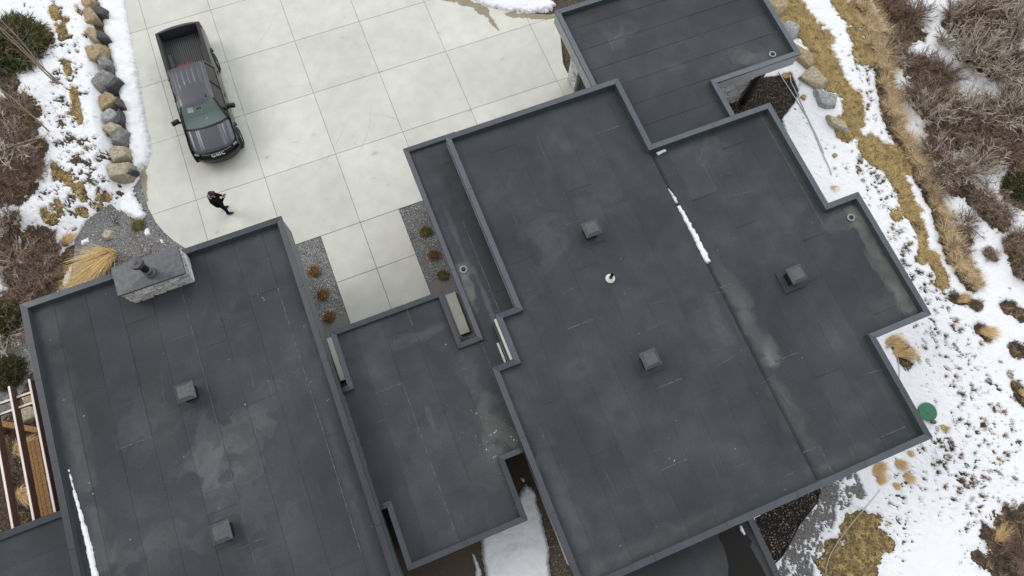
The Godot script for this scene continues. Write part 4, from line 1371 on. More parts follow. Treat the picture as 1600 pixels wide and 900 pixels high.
func beds() -> void:
	make_pebble()
	var g := [Color(0.26, 0.26, 0.265), Color(0.37, 0.37, 0.375), Color(0.5, 0.495, 0.49), Color(0.14, 0.14, 0.145)]
	gravel_bed("gravel_bed", packed([Vector2(-4.1, -12.27), Vector2(-2.71, -12.27), Vector2(-2.71, -7.0), Vector2(-4.1, -7.0)]), -0.035, M.gravel, 900.0, 0.014, 0.032, g, "grey gravel bed between the chimney wing and the entrance path", 11)
	gravel_bed("gravel_bed", packed([Vector2(0.69, -12.27), Vector2(2.2, -12.27), Vector2(2.2, -5.3), Vector2(0.69, -5.3)]), -0.035, M.gravel, 900.0, 0.014, 0.032, g, "grey gravel bed between the entrance path and the east wing", 12)
	gravel_bed("gravel_bed", GRAVEL_W, -0.035, M.gravel, 420.0, 0.015, 0.036, g, "wide grey gravel bed in front of the chimney wing", 13)
	gravel_bed("mulch_bed", MULCH_NE, -0.03, M.mulch, 420.0, 0.015, 0.045, [Color(0.05, 0.04, 0.03), Color(0.11, 0.08, 0.055), Color(0.2, 0.16, 0.12), Color(0.03, 0.025, 0.02)], "dark bark mulch under the garage eave", 14)
	gravel_bed("mulch_bed", MULCH_SE, -0.03, M.mulch, 420.0, 0.015, 0.045, [Color(0.05, 0.04, 0.035), Color(0.1, 0.08, 0.06), Color(0.28, 0.25, 0.22), Color(0.03, 0.025, 0.02)], "dark bark mulch beside the low south roof", 15)
	gravel_bed("gravel_path", PATH_SE, -0.045, M.gravel, 380.0, 0.012, 0.028, [Color(0.16, 0.16, 0.16), Color(0.24, 0.24, 0.24), Color(0.10, 0.10, 0.10)], "grey gravel path half covered with slush south-east of the house", 16)
	gravel_bed("gravel_bed", packed([Vector2(7.73, -22.47), Vector2(7.99, -21.05), Vector2(9.03, -20.43), Vector2(10.38, -19.78), Vector2(11.08, -19.75), Vector2(12.42, -20.35), Vector2(12.59, -22.70), Vector2(9.69, -23.76)]), -0.03, M.gravel, 420.0, 0.015, 0.04, [Color(0.09, 0.09, 0.095), Color(0.15, 0.15, 0.155), Color(0.05, 0.05, 0.055)], "dark gravel beyond the snow at the driveway's far edge", 17)

# ---------------------------------------------------------------- plants
func jitter(c: Color, v: float) -> Color:
	var k := 1.0 + rng.randf_range(-v, v)
	return Color(c.r * k, c.g * k, c.b * k)

# a leafless shrub of about 1 m radius and height: stems that fork into fine twigs
func bush_mesh(sd: int, stems: int, twigs: int, thick: float, tall: float, spread: float, bark: Color, tip: Color, droop: float) -> ArrayMesh:
	rng.seed = sd
	var mb := MB.new()
	for s in stems:
		var an := rng.randf() * TAU
		var out := sqrt(rng.randf()) * spread
		var h := tall * rng.randf_range(0.55, 1.0) * (1.15 - 0.45 * out)
		var dir := Vector3(cos(an) * out, 0, sin(an) * out)
		var base := Vector3(cos(an), 0, sin(an)) * rng.randf() * 0.18
		var path := []
		var rad := []
		var bow := rng.randf_range(0.5, 1.4)
		var wob := Vector3(rng.randfn(), 0, rng.randfn()) * 0.06
		for i in 5:
			var t := i / 4.0
			path.append(base + dir * pow(t, bow) + Vector3(0, h * (t - droop * t * t * 0.5), 0) + wob * sin(t * 5.0))
			rad.append(thick * (1.0 - 0.75 * t))
		mb.col = jitter(bark, 0.35)
		mb.tube(path, rad, 3, false)
		for k in twigs:
			var t := rng.randf_range(0.25, 1.0)
			var f := t * 4.0
			var i := mini(int(f), 3)
			var p0: Vector3 = path[i].lerp(path[i + 1], f - i)
			var d: Vector3 = (path[i + 1] - path[i]).normalized() + Vector3(rng.randfn(), rng.randfn() * 0.55 + 0.15, rng.randfn()) * 0.75
			d = d.normalized()
			var l := rng.randf_range(0.12, 0.42) * (1.25 - 0.5 * t) * lerpf(0.7, 1.1, tall)
			var bend := Vector3(rng.randfn(), rng.randfn(), rng.randfn()) * 0.1
			mb.col = jitter(tip if rng.randf() < 0.65 else bark, 0.4)
			var p1 := p0 + d * l * 0.5 + bend * l
			var p2 := p0 + d * l
			mb.tube([p0, p1, p2], [thick * 0.42, thick * 0.32, thick * 0.16], 3, false)
			if k % 2 == 0:
				var e := (d + Vector3(rng.randfn(), rng.randfn() * 0.6, rng.randfn()) * 0.7).normalized()
				mb.tube([p1, p1 + e * l * 0.55], [thick * 0.3, thick * 0.14], 3, false)
	return mb.mesh()

func ribbon(mb: MB, path: Array, w: float, side: Vector3) -> void:
	var k0 := mb.p.size()
	for i in path.size():
		var t := float(i) / (path.size() - 1)
		var ww := w * (1.0 - 0.85 * t) * 0.5
		var nn := Vector3.UP
		mb.vert(path[i] - side * ww, nn)
		mb.vert(path[i] + side * ww, nn)
	for i in path.size() - 1:
		var a := k0 + i * 2
		mb.face(a, a + 2, a + 3)
		mb.face(a, a + 3, a + 1)

# a tussock of long dead grass that leans with the wind; about 1 m long blades
func tussock_mesh(sd: int, blades: int, lean: Vector3, spread: float, tall: float, w: float, lo: Color, hi: Color) -> ArrayMesh:
	rng.seed = sd
	var mb := MB.new()
	for b in blades:
		var an := rng.randf() * TAU
		var base := Vector3(cos(an), 0, sin(an)) * rng.randf() * 0.16
		var dir := (Vector3(cos(an), 0, sin(an)) * spread * sqrt(rng.randf()) + lean * rng.randf_range(0.5, 1.2))
		var h := tall * rng.randf_range(0.5, 1.0)
		var drp := rng.randf_range(0.3, 1.0)
		var path := []
		for i in 5:
			var t := i / 4.0
			path.append(base + dir * t * (0.6 + 0.6 * t) + Vector3(0, h * (t - drp * 0.62 * t * t), 0) + Vector3(rng.randfn(), 0, rng.randfn()) * 0.012)
		var side := dir.cross(Vector3.UP).normalized()
		if side.length_squared() < 0.5: side = Vector3.RIGHT
		mb.col = jitter(lo.lerp(hi, rng.randf()), 0.18)
		ribbon(mb, path, w * rng.randf_range(0.6, 1.2), (side + Vector3(0, rng.randf_range(-0.5, 0.5), 0)).normalized())
	mb.smooth()
	return mb.mesh()

# a low evergreen: short twigs crowded with needles
func juniper_mesh(sd: int, sprays: int, tall: float, cols: Array) -> ArrayMesh:
	rng.seed = sd
	var mb := MB.new()
	for s in sprays:
		var u := rng.randf()
		var an := rng.randf() * TAU
		var ph := acos(1.0 - u)
		var d := Vector3(sin(ph) * cos(an), cos(ph) * tall, sin(ph) * sin(an))
		var p0 := d * rng.randf_range(0.25, 0.6)
		var p1 := d * rng.randf_range(0.75, 1.08)
		var c: Color = cols[rng.randi_range(0, cols.size() - 1)]
		for k in 6:
			var t := rng.randf_range(0.2, 1.0)
			var q := p0.lerp(p1, t)
			var e := (d.normalized() + Vector3(rng.randfn(), rng.randfn(), rng.randfn()) * 0.7).normalized()
			mb.col = jitter(c, 0.3)
			ribbon(mb, [q, q + e * 0.10, q + e * 0.2], 0.045, e.cross(Vector3(rng.randfn(), rng.randfn(), rng.randfn())).normalized())
	mb.smooth()
	return mb.mesh()

func plant(called: String, meshes: Array, parts: Array, m: Material, q: Vector2, s: Vector3, turn: float, label: String, cat: String, group: String) -> void:
	var o := thing(called, Vector3(q.x, ground_y(q.x, q.y) - 0.05, q.y), label, cat, group)
	o.transform.basis = Basis(Vector3.UP, turn) * Basis.from_scale(s)
	for i in meshes.size():
		inst(parts[i], meshes[i], m, o)

func plants() -> void:
	var brown: Array = []
	var grey: Array = []
	for k in 4:
		brown.append(bush_mesh(300 + k, 36, 13, 0.019, 0.85, 1.0, Color(0.15, 0.11, 0.09), [Color(0.32, 0.21, 0.15), Color(0.27, 0.185, 0.14), Color(0.37, 0.27, 0.20), Color(0.32, 0.245, 0.205)][k], 0.3))
		grey.append(bush_mesh(320 + k, 15, 10, 0.038, 1.0, 1.1, Color(0.40, 0.34, 0.28), Color(0.47, 0.41, 0.34), 0.15))
	var litter: Array = []
	for k in 3: litter.append(tussock_mesh(340 + k, 130, Vector3.ZERO, 0.72, 0.28, 0.035, Color(0.12, 0.07, 0.05), Color(0.27, 0.16, 0.10)))
	var tan: Array = []
	for k in 4: tan.append(tussock_mesh(350 + k, 210, Vector3(0.18, 0, -0.1), 0.60, 0.62, 0.026, Color(0.38, 0.27, 0.14), Color(0.70, 0.55, 0.345)))
	var comet: Array = []
	for k in 3: comet.append(tussock_mesh(365 + k, 260, Vector3(0.55, 0, 0.25), 0.34, 0.42, 0.03, Color(0.46, 0.30, 0.13), Color(0.76, 0.56, 0.30)))
	var gold := tussock_mesh(360, 620, Vector3(-0.62, 0, 0.30), 0.46, 0.95, 0.016, Color(0.48, 0.30, 0.10), Color(0.82, 0.64, 0.34))
	# brown shrubs; [place, size, height, label, tall grey branches too]
	var B: Array = [
		[Vector2(25.80, -13.84), 0.85, 0.9, "brown shrub at the top of the tall grass, first of the right-hand scrub", 0], [Vector2(26.35, -12.94), 1.15, 1.1, "dark brown shrub above the forked snow gap in the scrub", 0], [Vector2(24.93, -12.02), 0.75, 0.8, "small brown shrub beside the tall grass above the snow pocket", 0],
		[Vector2(24.50, -11.21), 0.6, 0.7, "low lilac-brown shrub in the snow pocket by the tall grass", 1], [Vector2(25.30, -10.47), 0.95, 1.0, "brown shrub on the lower lip of the forked snow gap", 0], [Vector2(26.03, -9.76), 1.1, 1.1, "dark shrub in the scrub between two snow tongues", 0],
		[Vector2(24.73, -9.02), 1.05, 1.0, "rust-brown shrub left of the narrow snow tongue", 0], [Vector2(23.95, -9.31), 0.7, 0.8, "loose brown shrub leaning over the tall grass's middle", 0], [Vector2(24.99, -8.14), 0.9, 0.9, "brown shrub just under the narrow snow tongue", 0],
		[Vector2(28.22, -12.17), 0.95, 1.0, "brown shrub on the right side of the forked snow gap", 1], [Vector2(29.68, -12.17), 1.2, 1.2, "large brown shrub at the top edge of the scrub", 1], [Vector2(30.98, -11.38), 1.25, 1.2, "large tangled shrub in the scrub's far corner", 1],
		[Vector2(28.48, -10.47), 1.1, 1.1, "dark brown shrub under the pale leaning branches", 1], [Vector2(29.50, -9.64), 1.2, 1.1, "dark shrub in the middle of the densest scrub", 0], [Vector2(29.84, -8.47), 1.1, 1.1, "brown shrub cut by the frame below the scrub's far corner", 1],
		[Vector2(24.78, -7.07), 1.1, 1.0, "brown shrub at the start of the central scrub mass", 0], [Vector2(26.24, -7.32), 1.2, 1.1, "large rust shrub in the central scrub mass", 1], [Vector2(27.52, -7.26), 1.1, 1.0, "dark shrub on the upper side of the central scrub mass", 0],
		[Vector2(28.69, -7.53), 1.0, 1.1, "grey-twigged shrub overhanging the right snow slope", 1], [Vector2(26.25, -6.20), 1.1, 1.0, "dense dark shrub in the heart of the central scrub mass", 0], [Vector2(27.83, -5.88), 1.15, 1.1, "brown shrub at the frame's edge beside the central mass", 1],
		[Vector2(23.32, -6.43), 0.9, 0.9, "twiggy shrub rising from the tall grass's lower half", 1], [Vector2(23.72, -5.54), 1.0, 0.9, "brown shrub above the long snow hollow", 1], [Vector2(22.73, -4.93), 0.8, 0.8, "brown shrub wedged between tall grass and the snow hollow", 0],
		[Vector2(25.29, -5.48), 1.0, 1.0, "brown shrub right of the long snow hollow's top", 1], [Vector2(26.46, -5.10), 1.1, 1.1, "dark shrub above the little green juniper", 0], [Vector2(24.34, -3.66), 0.95, 0.9, "brown shrub on the right bank of the snow hollow", 0],
		[Vector2(24.51, -2.83), 0.85, 0.8, "low brown shrub at the foot of the right bank", 0], [Vector2(22.86, -3.02), 0.8, 0.7, "rusty low shrub where the snow hollow ends", 0], [Vector2(22.04, -2.15), 0.6, 0.6, "low rusty shrub beside the last tall grass", 0],
		[Vector2(24.54, -1.43), 0.9, 0.8, "orange-brown shrub at the right edge beside open snow", 0], [Vector2(24.23, -0.32), 0.8, 0.8, "orange-brown shrub lowest at the right edge", 0], [Vector2(23.06, -1.45), 0.4, 0.4, "small bare shrub alone in the open snow", 1],
		[Vector2(17.61, 8.92), 1.15, 0.9, "broad rust-brown shrub in the bottom right corner", 0],
		[Vector2(-12.74, -21.72), 1.0, 0.9, "brown shrub uppermost at the left edge below the conifer", 0], [Vector2(-13.09, -20.25), 1.2, 1.0, "large brown shrub left of the two bare saplings", 1], [Vector2(-12.69, -18.81), 1.0, 0.9, "rust-brown shrub on the snow slope's left rim", 0],
		[Vector2(-13.53, -18.43), 1.0, 0.9, "dark brown shrub at the left edge below the large one", 0], [Vector2(-13.07, -15.57), 0.85, 0.8, "brown shrub above the golden grass's tip", 0], [Vector2(-13.44, -14.57), 0.95, 0.9, "twiggy rust shrub left of the golden grass", 0],
		[Vector2(-14.24, -15.51), 1.0, 0.9, "brown shrub at the left edge beside the twiggy rust one", 1], [Vector2(-13.93, -16.83), 0.7, 0.8, "bare dark shrub at the left edge above the snow gap", 1], [Vector2(-14.49, -13.90), 1.0, 0.8, "brown shrub near the house's north-west corner", 0],
		[Vector2(-15.12, -12.76), 0.9, 0.8, "bare tangled shrub beside the house's west side", 1]]
	var n := 0
	for k: Array in B:
		rng.seed = 900 + n
		var ms: Array = [brown[n % 4], litter[n % 3]]
		var ps: Array = ["twigs", "dead_leaves"]
		if k[4] == 1:
			ms.append(grey[n % 4])
			ps.append("branches")
		plant("shrub", ms, ps, M.twig, k[0], Vector3(k[1], k[2], k[1]), rng.randf() * TAU, k[3], "shrub", "leafless shrubs in the snow")
		n += 1
	# tall bare grey shrubs that stand out over the brown ones
	for k: Array in [[Vector2(27.71, -10.01), 1.25, 1.9, "tall shrub with pale silvery branches fanning up from the scrub"], [Vector2(28.36, -8.81), 1.15, 1.6, "pale branched shrub just below the tall silvery one"], [Vector2(24.22, -8.22), 0.9, 1.2, "grey branched shrub at the narrow snow tongue's foot"],
			[Vector2(30.54, -10.31), 1.2, 1.7, "silvery branched shrub in the far corner of the scrub"], [Vector2(25.76, -7.85), 1.0, 1.2, "grey twiggy shrub over the central mass's left side"], [Vector2(27.83, -6.79), 1.2, 1.5, "spreading grey shrub above the right snow slope"], [Vector2(24.47, -5.06), 1.0, 1.1, "grey branched shrub leaning over the snow hollow"], [Vector2(27.14, -11.27), 0.7, 1.0, "small grey shrub beside the forked snow gap"]]:
		rng.seed = 960 + n
		plant("tall_shrub", [grey[n % 4], grey[(n + 1) % 4]], ["branches", "branches"], M.twig, k[0], Vector3(k[1], k[2], k[1]), rng.randf() * TAU, k[3], "shrub", "pale branched shrubs")
		n += 1
	# the row of tall tan grass between lawn and scrub, from the far end down
	var T: Array = [Vector2(24.26, -14.65), Vector2(24.49, -14.09), Vector2(24.60, -13.44), Vector2(24.01, -13.27), Vector2(24.32, -12.62), Vector2(23.72, -12.32), Vector2(23.97, -11.70), Vector2(23.45, -11.31), Vector2(23.69, -10.78), Vector2(23.12, -10.19), Vector2(23.23, -9.58), Vector2(22.73, -8.99), Vector2(22.87, -8.45), Vector2(22.44, -7.85), Vector2(22.60, -7.25), Vector2(22.42, -6.64), Vector2(22.54, -5.99), Vector2(22.23, -5.39), Vector2(22.33, -4.82), Vector2(22.09, -4.14), Vector2(22.11, -3.56), Vector2(21.77, -2.94), Vector2(21.68, -2.29), Vector2(21.50, -1.62), Vector2(21.60, -1.10), Vector2(21.66, -0.60)]
	var ord := ["first", "second", "third", "fourth", "fifth", "sixth", "seventh", "eighth", "ninth", "tenth", "eleventh", "twelfth", "thirteenth", "fourteenth", "fifteenth", "sixteenth", "seventeenth", "eighteenth", "nineteenth", "twentieth", "twenty-first", "twenty-second", "twenty-third", "twenty-fourth", "twenty-fifth", "last"]
	for i in T.size():
		rng.seed = 1000 + i
		var s := rng.randf_range(0.7, 1.05)
		plant("tall_grass", [tan[i % 4]], ["blades"], M.plant, T[i], Vector3(s, rng.randf_range(0.8, 1.1), s), rng.randf_range(-0.5, 0.5), "tan tall-grass tussock, %s down the row between lawn and scrub" % ord[i], "grass tussock", "row of tan tall grass")
	# single tussocks
	for k: Array in [[Vector2(17.00, 0.25), 0.55, 0.5, 1.2, "flattened tan tussock in the corner of the east roof's step"], [Vector2(17.04, 0.72), 0.55, 0.5, 1.5, "second tan tussock, below the flattened one by the roof's step"], [Vector2(17.41, 1.00), 0.4, 0.4, 1.0, "small tan tussock nearest the dark plants beside the east roof"],
			[Vector2(14.11, 4.19), 0.34, 0.4, 0.2, "tan tussock tucked under the south-east eave"], [Vector2(14.85, 4.38), 0.4, 0.45, -0.3, "tan tussock near the roof's south-east corner"], [Vector2(14.92, 4.92), 0.34, 0.4, -0.8, "tan tussock with blades trailing toward the open snow"], [Vector2(14.32, 5.03), 0.26, 0.3, -0.4, "smallest tan tussock in the group south-east of the house"], [Vector2(13.82, 4.48), 0.42, 0.4, 2.6, "leftmost large tussock of the group south-east of the house"], [Vector2(13.82, 4.78), 0.36, 0.4, 2.2, "tussock lowest in the group, touching the cord's end"],
			[Vector2(15.42, 4.25), 0.25, 0.3, 0.5, "tiny tan tussock at the roof's south-east corner"], [Vector2(17.25, 3.86), 0.26, 0.3, -0.9, "lone tan tussock just below the green lid"], [Vector2(20.91, 1.27), 0.5, 0.5, 0.4, "tan tussock in the snow east of the house, with rusty neighbour"], [Vector2(20.75, -0.18), 0.4, 0.4, 2.0, "tan tussock at the lower end of the scrub"], [Vector2(16.97, 8.19), 0.5, 0.5, 2.4, "tan tussock in front of the bottom right shrub"],
			[Vector2(20.94, 3.90), 0.4, 0.4, 0.0, "tan tussock at the right edge halfway down"], [Vector2(-12.35, -15.64), 0.5, 0.6, 2.8, "bleached tussock behind the golden grass"], [Vector2(-14.60, -8.67), 0.5, 0.5, 1.0, "tan tussock under the pergola's beams"], [Vector2(-15.53, -8.24), 0.7, 0.6, 1.0, "broad tan tussock below the pergola"], [Vector2(-15.70, -6.61), 0.7, 0.6, 0.4, "lowest tan tussock seen through the pergola"], [Vector2(19.02, -12.31), 0.3, 0.3, 1.0, "withered tan tussock in the mulch under the garage corner"], [Vector2(18.25, -6.58), 0.3, 0.25, 0.4, "small tan tussock by the east roof's upper step"]]:
		plant("tussock", [comet[n % 3]], ["blades"], M.plant, k[0], Vector3(k[1], k[2], k[1]) * 1.35, k[3] * 0.45 - 0.3, k[4], "grass tussock", "single tussocks of dead grass")
		n += 1
	plant("golden_grass", [gold], ["blades"], M.plant, Vector2(-10.68, -14.49), Vector3(1.35, 1.3, 1.35), 0.0, "large golden ornamental grass swept over beside the chimney", "ornamental grass", "golden ornamental grasses")
	plant("golden_grass", [gold], ["blades"], M.plant, Vector2(-11.49, -13.76), Vector3(1.0, 1.0, 1.0), -0.1, "smaller golden grass half hidden by the house's north coping", "ornamental grass", "golden ornamental grasses")
	# evergreens
	var gcol := [Color(0.035, 0.05, 0.018), Color(0.06, 0.075, 0.025), Color(0.09, 0.085, 0.03), Color(0.12, 0.09, 0.035)]
	var j0 := juniper_mesh(400, 900, 0.7, gcol)
	for k: Array in [[Vector2(-12.29, -25.05), 1.55, 1.0, 0.2, "large dark green spreading conifer in the top left corner"], [Vector2(-15.08, -13.29), 0.8, 0.8, 1.0, "green juniper at the left edge beside the house"], [Vector2(-15.29, -11.16), 0.7, 0.7, 2.0, "green juniper next to the pergola"], [Vector2(26.02, -3.67), 0.75, 0.7, 0.5, "small green juniper among the brown scrub"]]:
		plant("juniper", [j0], ["foliage"], M.plant, k[0], Vector3(k[1], k[2], k[1]), k[3], k[4], "evergreen shrub", "green junipers")
	var s0 := [juniper_mesh(410, 260, 0.9, [Color(0.34, 0.19, 0.05), Color(0.24, 0.17, 0.05), Color(0.40, 0.16, 0.05), Color(0.12, 0.10, 0.03)]), juniper_mesh(411, 260, 0.9, [Color(0.22, 0.20, 0.045), Color(0.28, 0.21, 0.05), Color(0.12, 0.12, 0.03)]), juniper_mesh(412, 260, 0.9, [Color(0.15, 0.11, 0.03), Color(0.44, 0.17, 0.08), Color(0.22, 0.14, 0.04)])]
	for k: Array in [[Vector2(-3.37, -10.9), 0, 0.24, "orange-brown shrublet nearest the driveway in the bed by the chimney wing"], [Vector2(-3.34, -9.82), 0, 0.23, "middle shrublet of the three beside the chimney wing"], [Vector2(-3.38, -8.85), 2, 0.22, "shrublet nearest the entrance roof in the bed by the chimney wing"],
			[Vector2(1.37, -10.9), 1, 0.24, "yellow-green shrublet nearest the driveway in the bed by the east wing"], [Vector2(1.34, -9.82), 2, 0.23, "shrublet with a salmon tip, middle of the bed by the east wing"], [Vector2(1.38, -8.88), 1, 0.22, "dark olive shrublet nearest the entrance roof by the east wing"], [Vector2(-9.45, -15.39), 1, 0.26, "olive shrublet in the wide gravel bed near the snow lump"]]:
		plant("small_shrub", [s0[k[1]]], ["foliage"], M.plant, k[0], Vector3(k[2], k[2], k[2]) * 1.2, n * 1.3, k[3], "small shrub", "small shrubs planted in the gravel")
		n += 1
	var red := bush_mesh(420, 9, 10, 0.012, 1.0, 1.0, Color(0.13, 0.06, 0.05), Color(0.17, 0.07, 0.06), 0.1)
	plant("bare_shrub", [red], ["branches"], M.twig, Vector2(-9.59, -14.07), Vector3(0.9, 0.9, 0.9), 0.4, "thin red-stemmed bare shrub in the gravel behind the chimney", "shrub", "")
	# saplings on the left slope
	for k: Array in [[Vector2(-10.94, -22.72), 430, 3, "bare sapling with three pale stems at the top left"], [Vector2(-11.61, -20.46), 431, 1, "single-stemmed grey sapling below the three-stemmed one"], [Vector2(-13.75, -22.26), 432, 2, "bare sapling at the left edge above the large brown shrub"]]:
		rng.seed = k[1]
		var q: Vector2 = k[0]
		var o := thing("sapling", Vector3(q.x, ground_y(q.x, q.y) - 0.05, q.y), k[3], "tree", "bare saplings on the left slope")
		for s in k[2]:
			var lean := Vector3(rng.randfn() * 0.05, 1, rng.randfn() * 0.05)
			var path := []
			var rad := []
			for i in 8:
				var t := i / 7.0
				path.append(Vector3(rng.randfn() * 0.02, 0, rng.randfn() * 0.02) + Vector3((s - 1) * 0.07, 0, s * 0.05) + lean * 5.2 * t)
				rad.append(0.032 * (1.0 - 0.8 * t) + 0.004)
			var tr := MB.new()
			tr.col = jitter([Color(0.30, 0.25, 0.15), Color(0.27, 0.24, 0.20), Color(0.26, 0.23, 0.19)][s], 0.1)
			tr.tube(path, rad, 7)
			obj("trunk", tr, M.twig, o)
			var cr := MB.new()
			for b in 13:
				var t := rng.randf_range(0.12, 0.98)
				var p0: Vector3 = path[int(t * 7)].lerp(path[mini(int(t * 7) + 1, 7)], t * 7 - int(t * 7))
				var an := rng.randf() * TAU
				var d := Vector3(cos(an), rng.randf_range(0.6, 1.4), sin(an)).normalized()
				var l := rng.randf_range(0.4, 1.1) * (1.2 - 0.7 * t)
				cr.col = jitter(Color(0.23, 0.19, 0.15), 0.2)
				cr.tube([p0, p0 + d * l * 0.5, p0 + d * l + Vector3(0, 0.1, 0)], [0.009, 0.006, 0.003], 4, false)
				for e in 3:
					var d2 := (d + Vector3(rng.randfn(), rng.randfn(), rng.randfn()) * 0.6).normalized()
					var pp := p0 + d * l * rng.randf_range(0.3, 0.9)
					cr.tube([pp, pp + d2 * l * 0.4], [0.005, 0.002], 3, false)
			obj("branches", cr, M.twig, o)

func ground_cover() -> void:
	# short winter lawn
	rng.seed = 77
	var tuft := MB.new()
	for b in 9:
		var an := rng.randf() * TAU
		var d := Vector3(cos(an), 0, sin(an))
		var base := d * rng.randf() * 0.05
		ribbon(tuft, [base, base + d * 0.035 + Vector3(0, 0.04, 0), base + d * 0.09 + Vector3(0, 0.045, 0)], 0.016, d.cross(Vector3.UP))
	tuft.smooth()
	var tm := tuft.mesh()
	var stalk := MB.new()
	for b in 6:
		var an := rng.randf() * TAU
		var d := Vector3(cos(an), 0, sin(an))
		ribbon(stalk, [d * 0.01, d * 0.05 + Vector3(0, 0.09, 0), d * 0.14 + Vector3(0, 0.12, 0)], 0.018, d.cross(Vector3.UP))
	for b in 3:
		stalk.tube([Vector3.ZERO, Vector3(rng.randfn() * 0.05, 0.16, rng.randfn() * 0.05)], [0.006, 0.003], 3, false)
	stalk.smooth()
	var sm := stalk.mesh()
	var ts := []
	var cs := []
	var us := []
	var uc := []
	for k in 190000:
		var x := rng.randf_range(-16.0, 27.0)
		if x > -8.5 and x < 16.0 and k % 2: x = rng.randf_range(16.0, 26.0)
		var z := rng.randf_range(-32.0, 10.0)
		if in_house(x, z) or (x > -8.2 and x < 7.5): continue
		var l := field(x, z, 0)
		if l < 0.12 and rng.randf() > 0.35: continue
		if barred(x, z): continue
		var t := snow_t(x, z)
		if t > 0.012 or t < -0.5: continue
		var y := ground_y(x, z) - 0.06
		var sc := rng.randf_range(0.7, 1.35)
		if l > 0.12:
			if l < 0.75 and t > -0.02 and rng.randf() < 0.4: continue
			ts.append(Transform3D(Basis(Vector3.UP, rng.randf() * TAU) * Basis.from_scale(Vector3(sc, sc, sc)), Vector3(x, y, z)))
			var g := nb.get_noise_2d(x * 1.3, z * 1.3) * 0.5 + 0.5
			var v := rng.randf_range(0.45, 1.3)
			var c := Vector3(0.60, 0.43, 0.20).lerp(Vector3(0.41, 0.31, 0.125), g) * v
			cs.append(Color(c.x, c.y, c.z))
		else:
			us.append(Transform3D(Basis(Vector3.UP, rng.randf() * TAU) * Basis.from_scale(Vector3(sc, sc, sc) * 0.9), Vector3(x, y, z)))
			var q := rng.randf()
			var c := Vector3(0.08, 0.068, 0.06) if q < 0.4 else Vector3(0.2, 0.14, 0.09) if q < 0.75 else Vector3(0.42, 0.29, 0.15)
			c *= rng.randf_range(0.7, 1.3)
			uc.append(Color(c.x, c.y, c.z))
	tag(scatter("lawn_grass", tm, M.plant, ts, cs), "short golden-olive winter lawn showing through the snow", "grass")
	tag(scatter("dead_plants", sm, M.plant, us, uc), "dead stalks and leaf bits poking through the snow", "undergrowth")
	# fallen leaf bits and blown stalks that lie on the snow
	var ls := []
	var lc := []
	for k in 9000:
		var x := rng.randf_range(-15.5, -8.6) if k % 3 == 0 else rng.randf_range(15.0, 27.0)
		var z := rng.randf_range(-29.0, -12.0) if k % 3 == 0 else rng.randf_range(-24.0, 9.0)
		var mx := maxf(field(x, z, 2), field(x, z, 1) * 0.8)
		if rng.randf() > mx * 0.9 or nb.get_noise_2d(x * 1.2, z * 1.2) + 0.5 * rng.randfn() < 0.28 or in_house(x, z) or barred(x, z): continue
		var t := snow_t(x, z)
		if t < 0.0: continue
		var s := rng.randf_range(0.22, 0.6)
		ls.append(Transform3D(Basis(Vector3.UP, rng.randf() * TAU) * Basis.from_scale(Vector3(s, s * 0.6, s)), Vector3(x, ground_y(x, z) - 0.06 + t, z)))
		var c := (Vector3(0.09, 0.075, 0.06) if k % 5 < 2 else Vector3(0.34, 0.25, 0.14)) * rng.randf_range(0.7, 1.3)
		lc.append(Color(c.x, c.y, c.z))
	tag(scatter("leaf_litter", sm, M.plant, ls, lc), "leaf bits and blown stalks strewn over the snow", "leaf litter")
	# single dark and tan clumps that stand in the open snow
	var vs := []
	var vc := []
	var clump := juniper_mesh(440, 70, 0.5, [Color(0.75, 0.7, 0.68), Color(0.5, 0.47, 0.45), Color(1.0, 0.92, 0.85)])
	for k in 330:
		var x := rng.randf_range(16.5, 27.0)
		var z := rng.randf_range(-9.0, 9.0)
		if field(x, z, 2) < 0.15 or in_house(x, z) or snow_t(x, z) < 0.0: continue
		var s := rng.randf_range(0.5, 1.45)
		for e in rng.randi_range(1, 2):
			vs.append(Transform3D(Basis(Vector3.UP, rng.randf_range(-0.5, 0.3)) * Basis.from_scale(Vector3(s * 0.095, s * 0.08, s * rng.randf_range(0.10, 0.19))), Vector3(x + rng.randfn() * 0.05 * s, -0.02, z + rng.randfn() * 0.10 * s)))
			var c := (Vector3(0.07, 0.06, 0.06) if k % 3 else Vector3(0.34, 0.24, 0.13)) * rng.randf_range(0.7, 1.3)
			vc.append(Color(c.x, c.y, c.z))
	tag(scatter("dead_plants", clump, M.plant, vs, vc), "small dark perennials' remains dotting the open snow", "undergrowth")

# ---------------------------------------------------------------- pergola, lid, cords
func tilted_box(mb: MB, a: Vector3, b: Vector3, w: float, h: float, ch := 0.004) -> void:   # a beam from a to b, w wide, h deep
	var d := (b - a).normalized()
	var s := d.cross(Vector3.UP)
	if s.length_squared() < 1e-4: s = Vector3.RIGHT
	s = s.normalized()
	mb.box(Transform3D(Basis(s, d, s.cross(d)), (a + b) / 2), Vector3(w, a.distance_to(b), h), ch)

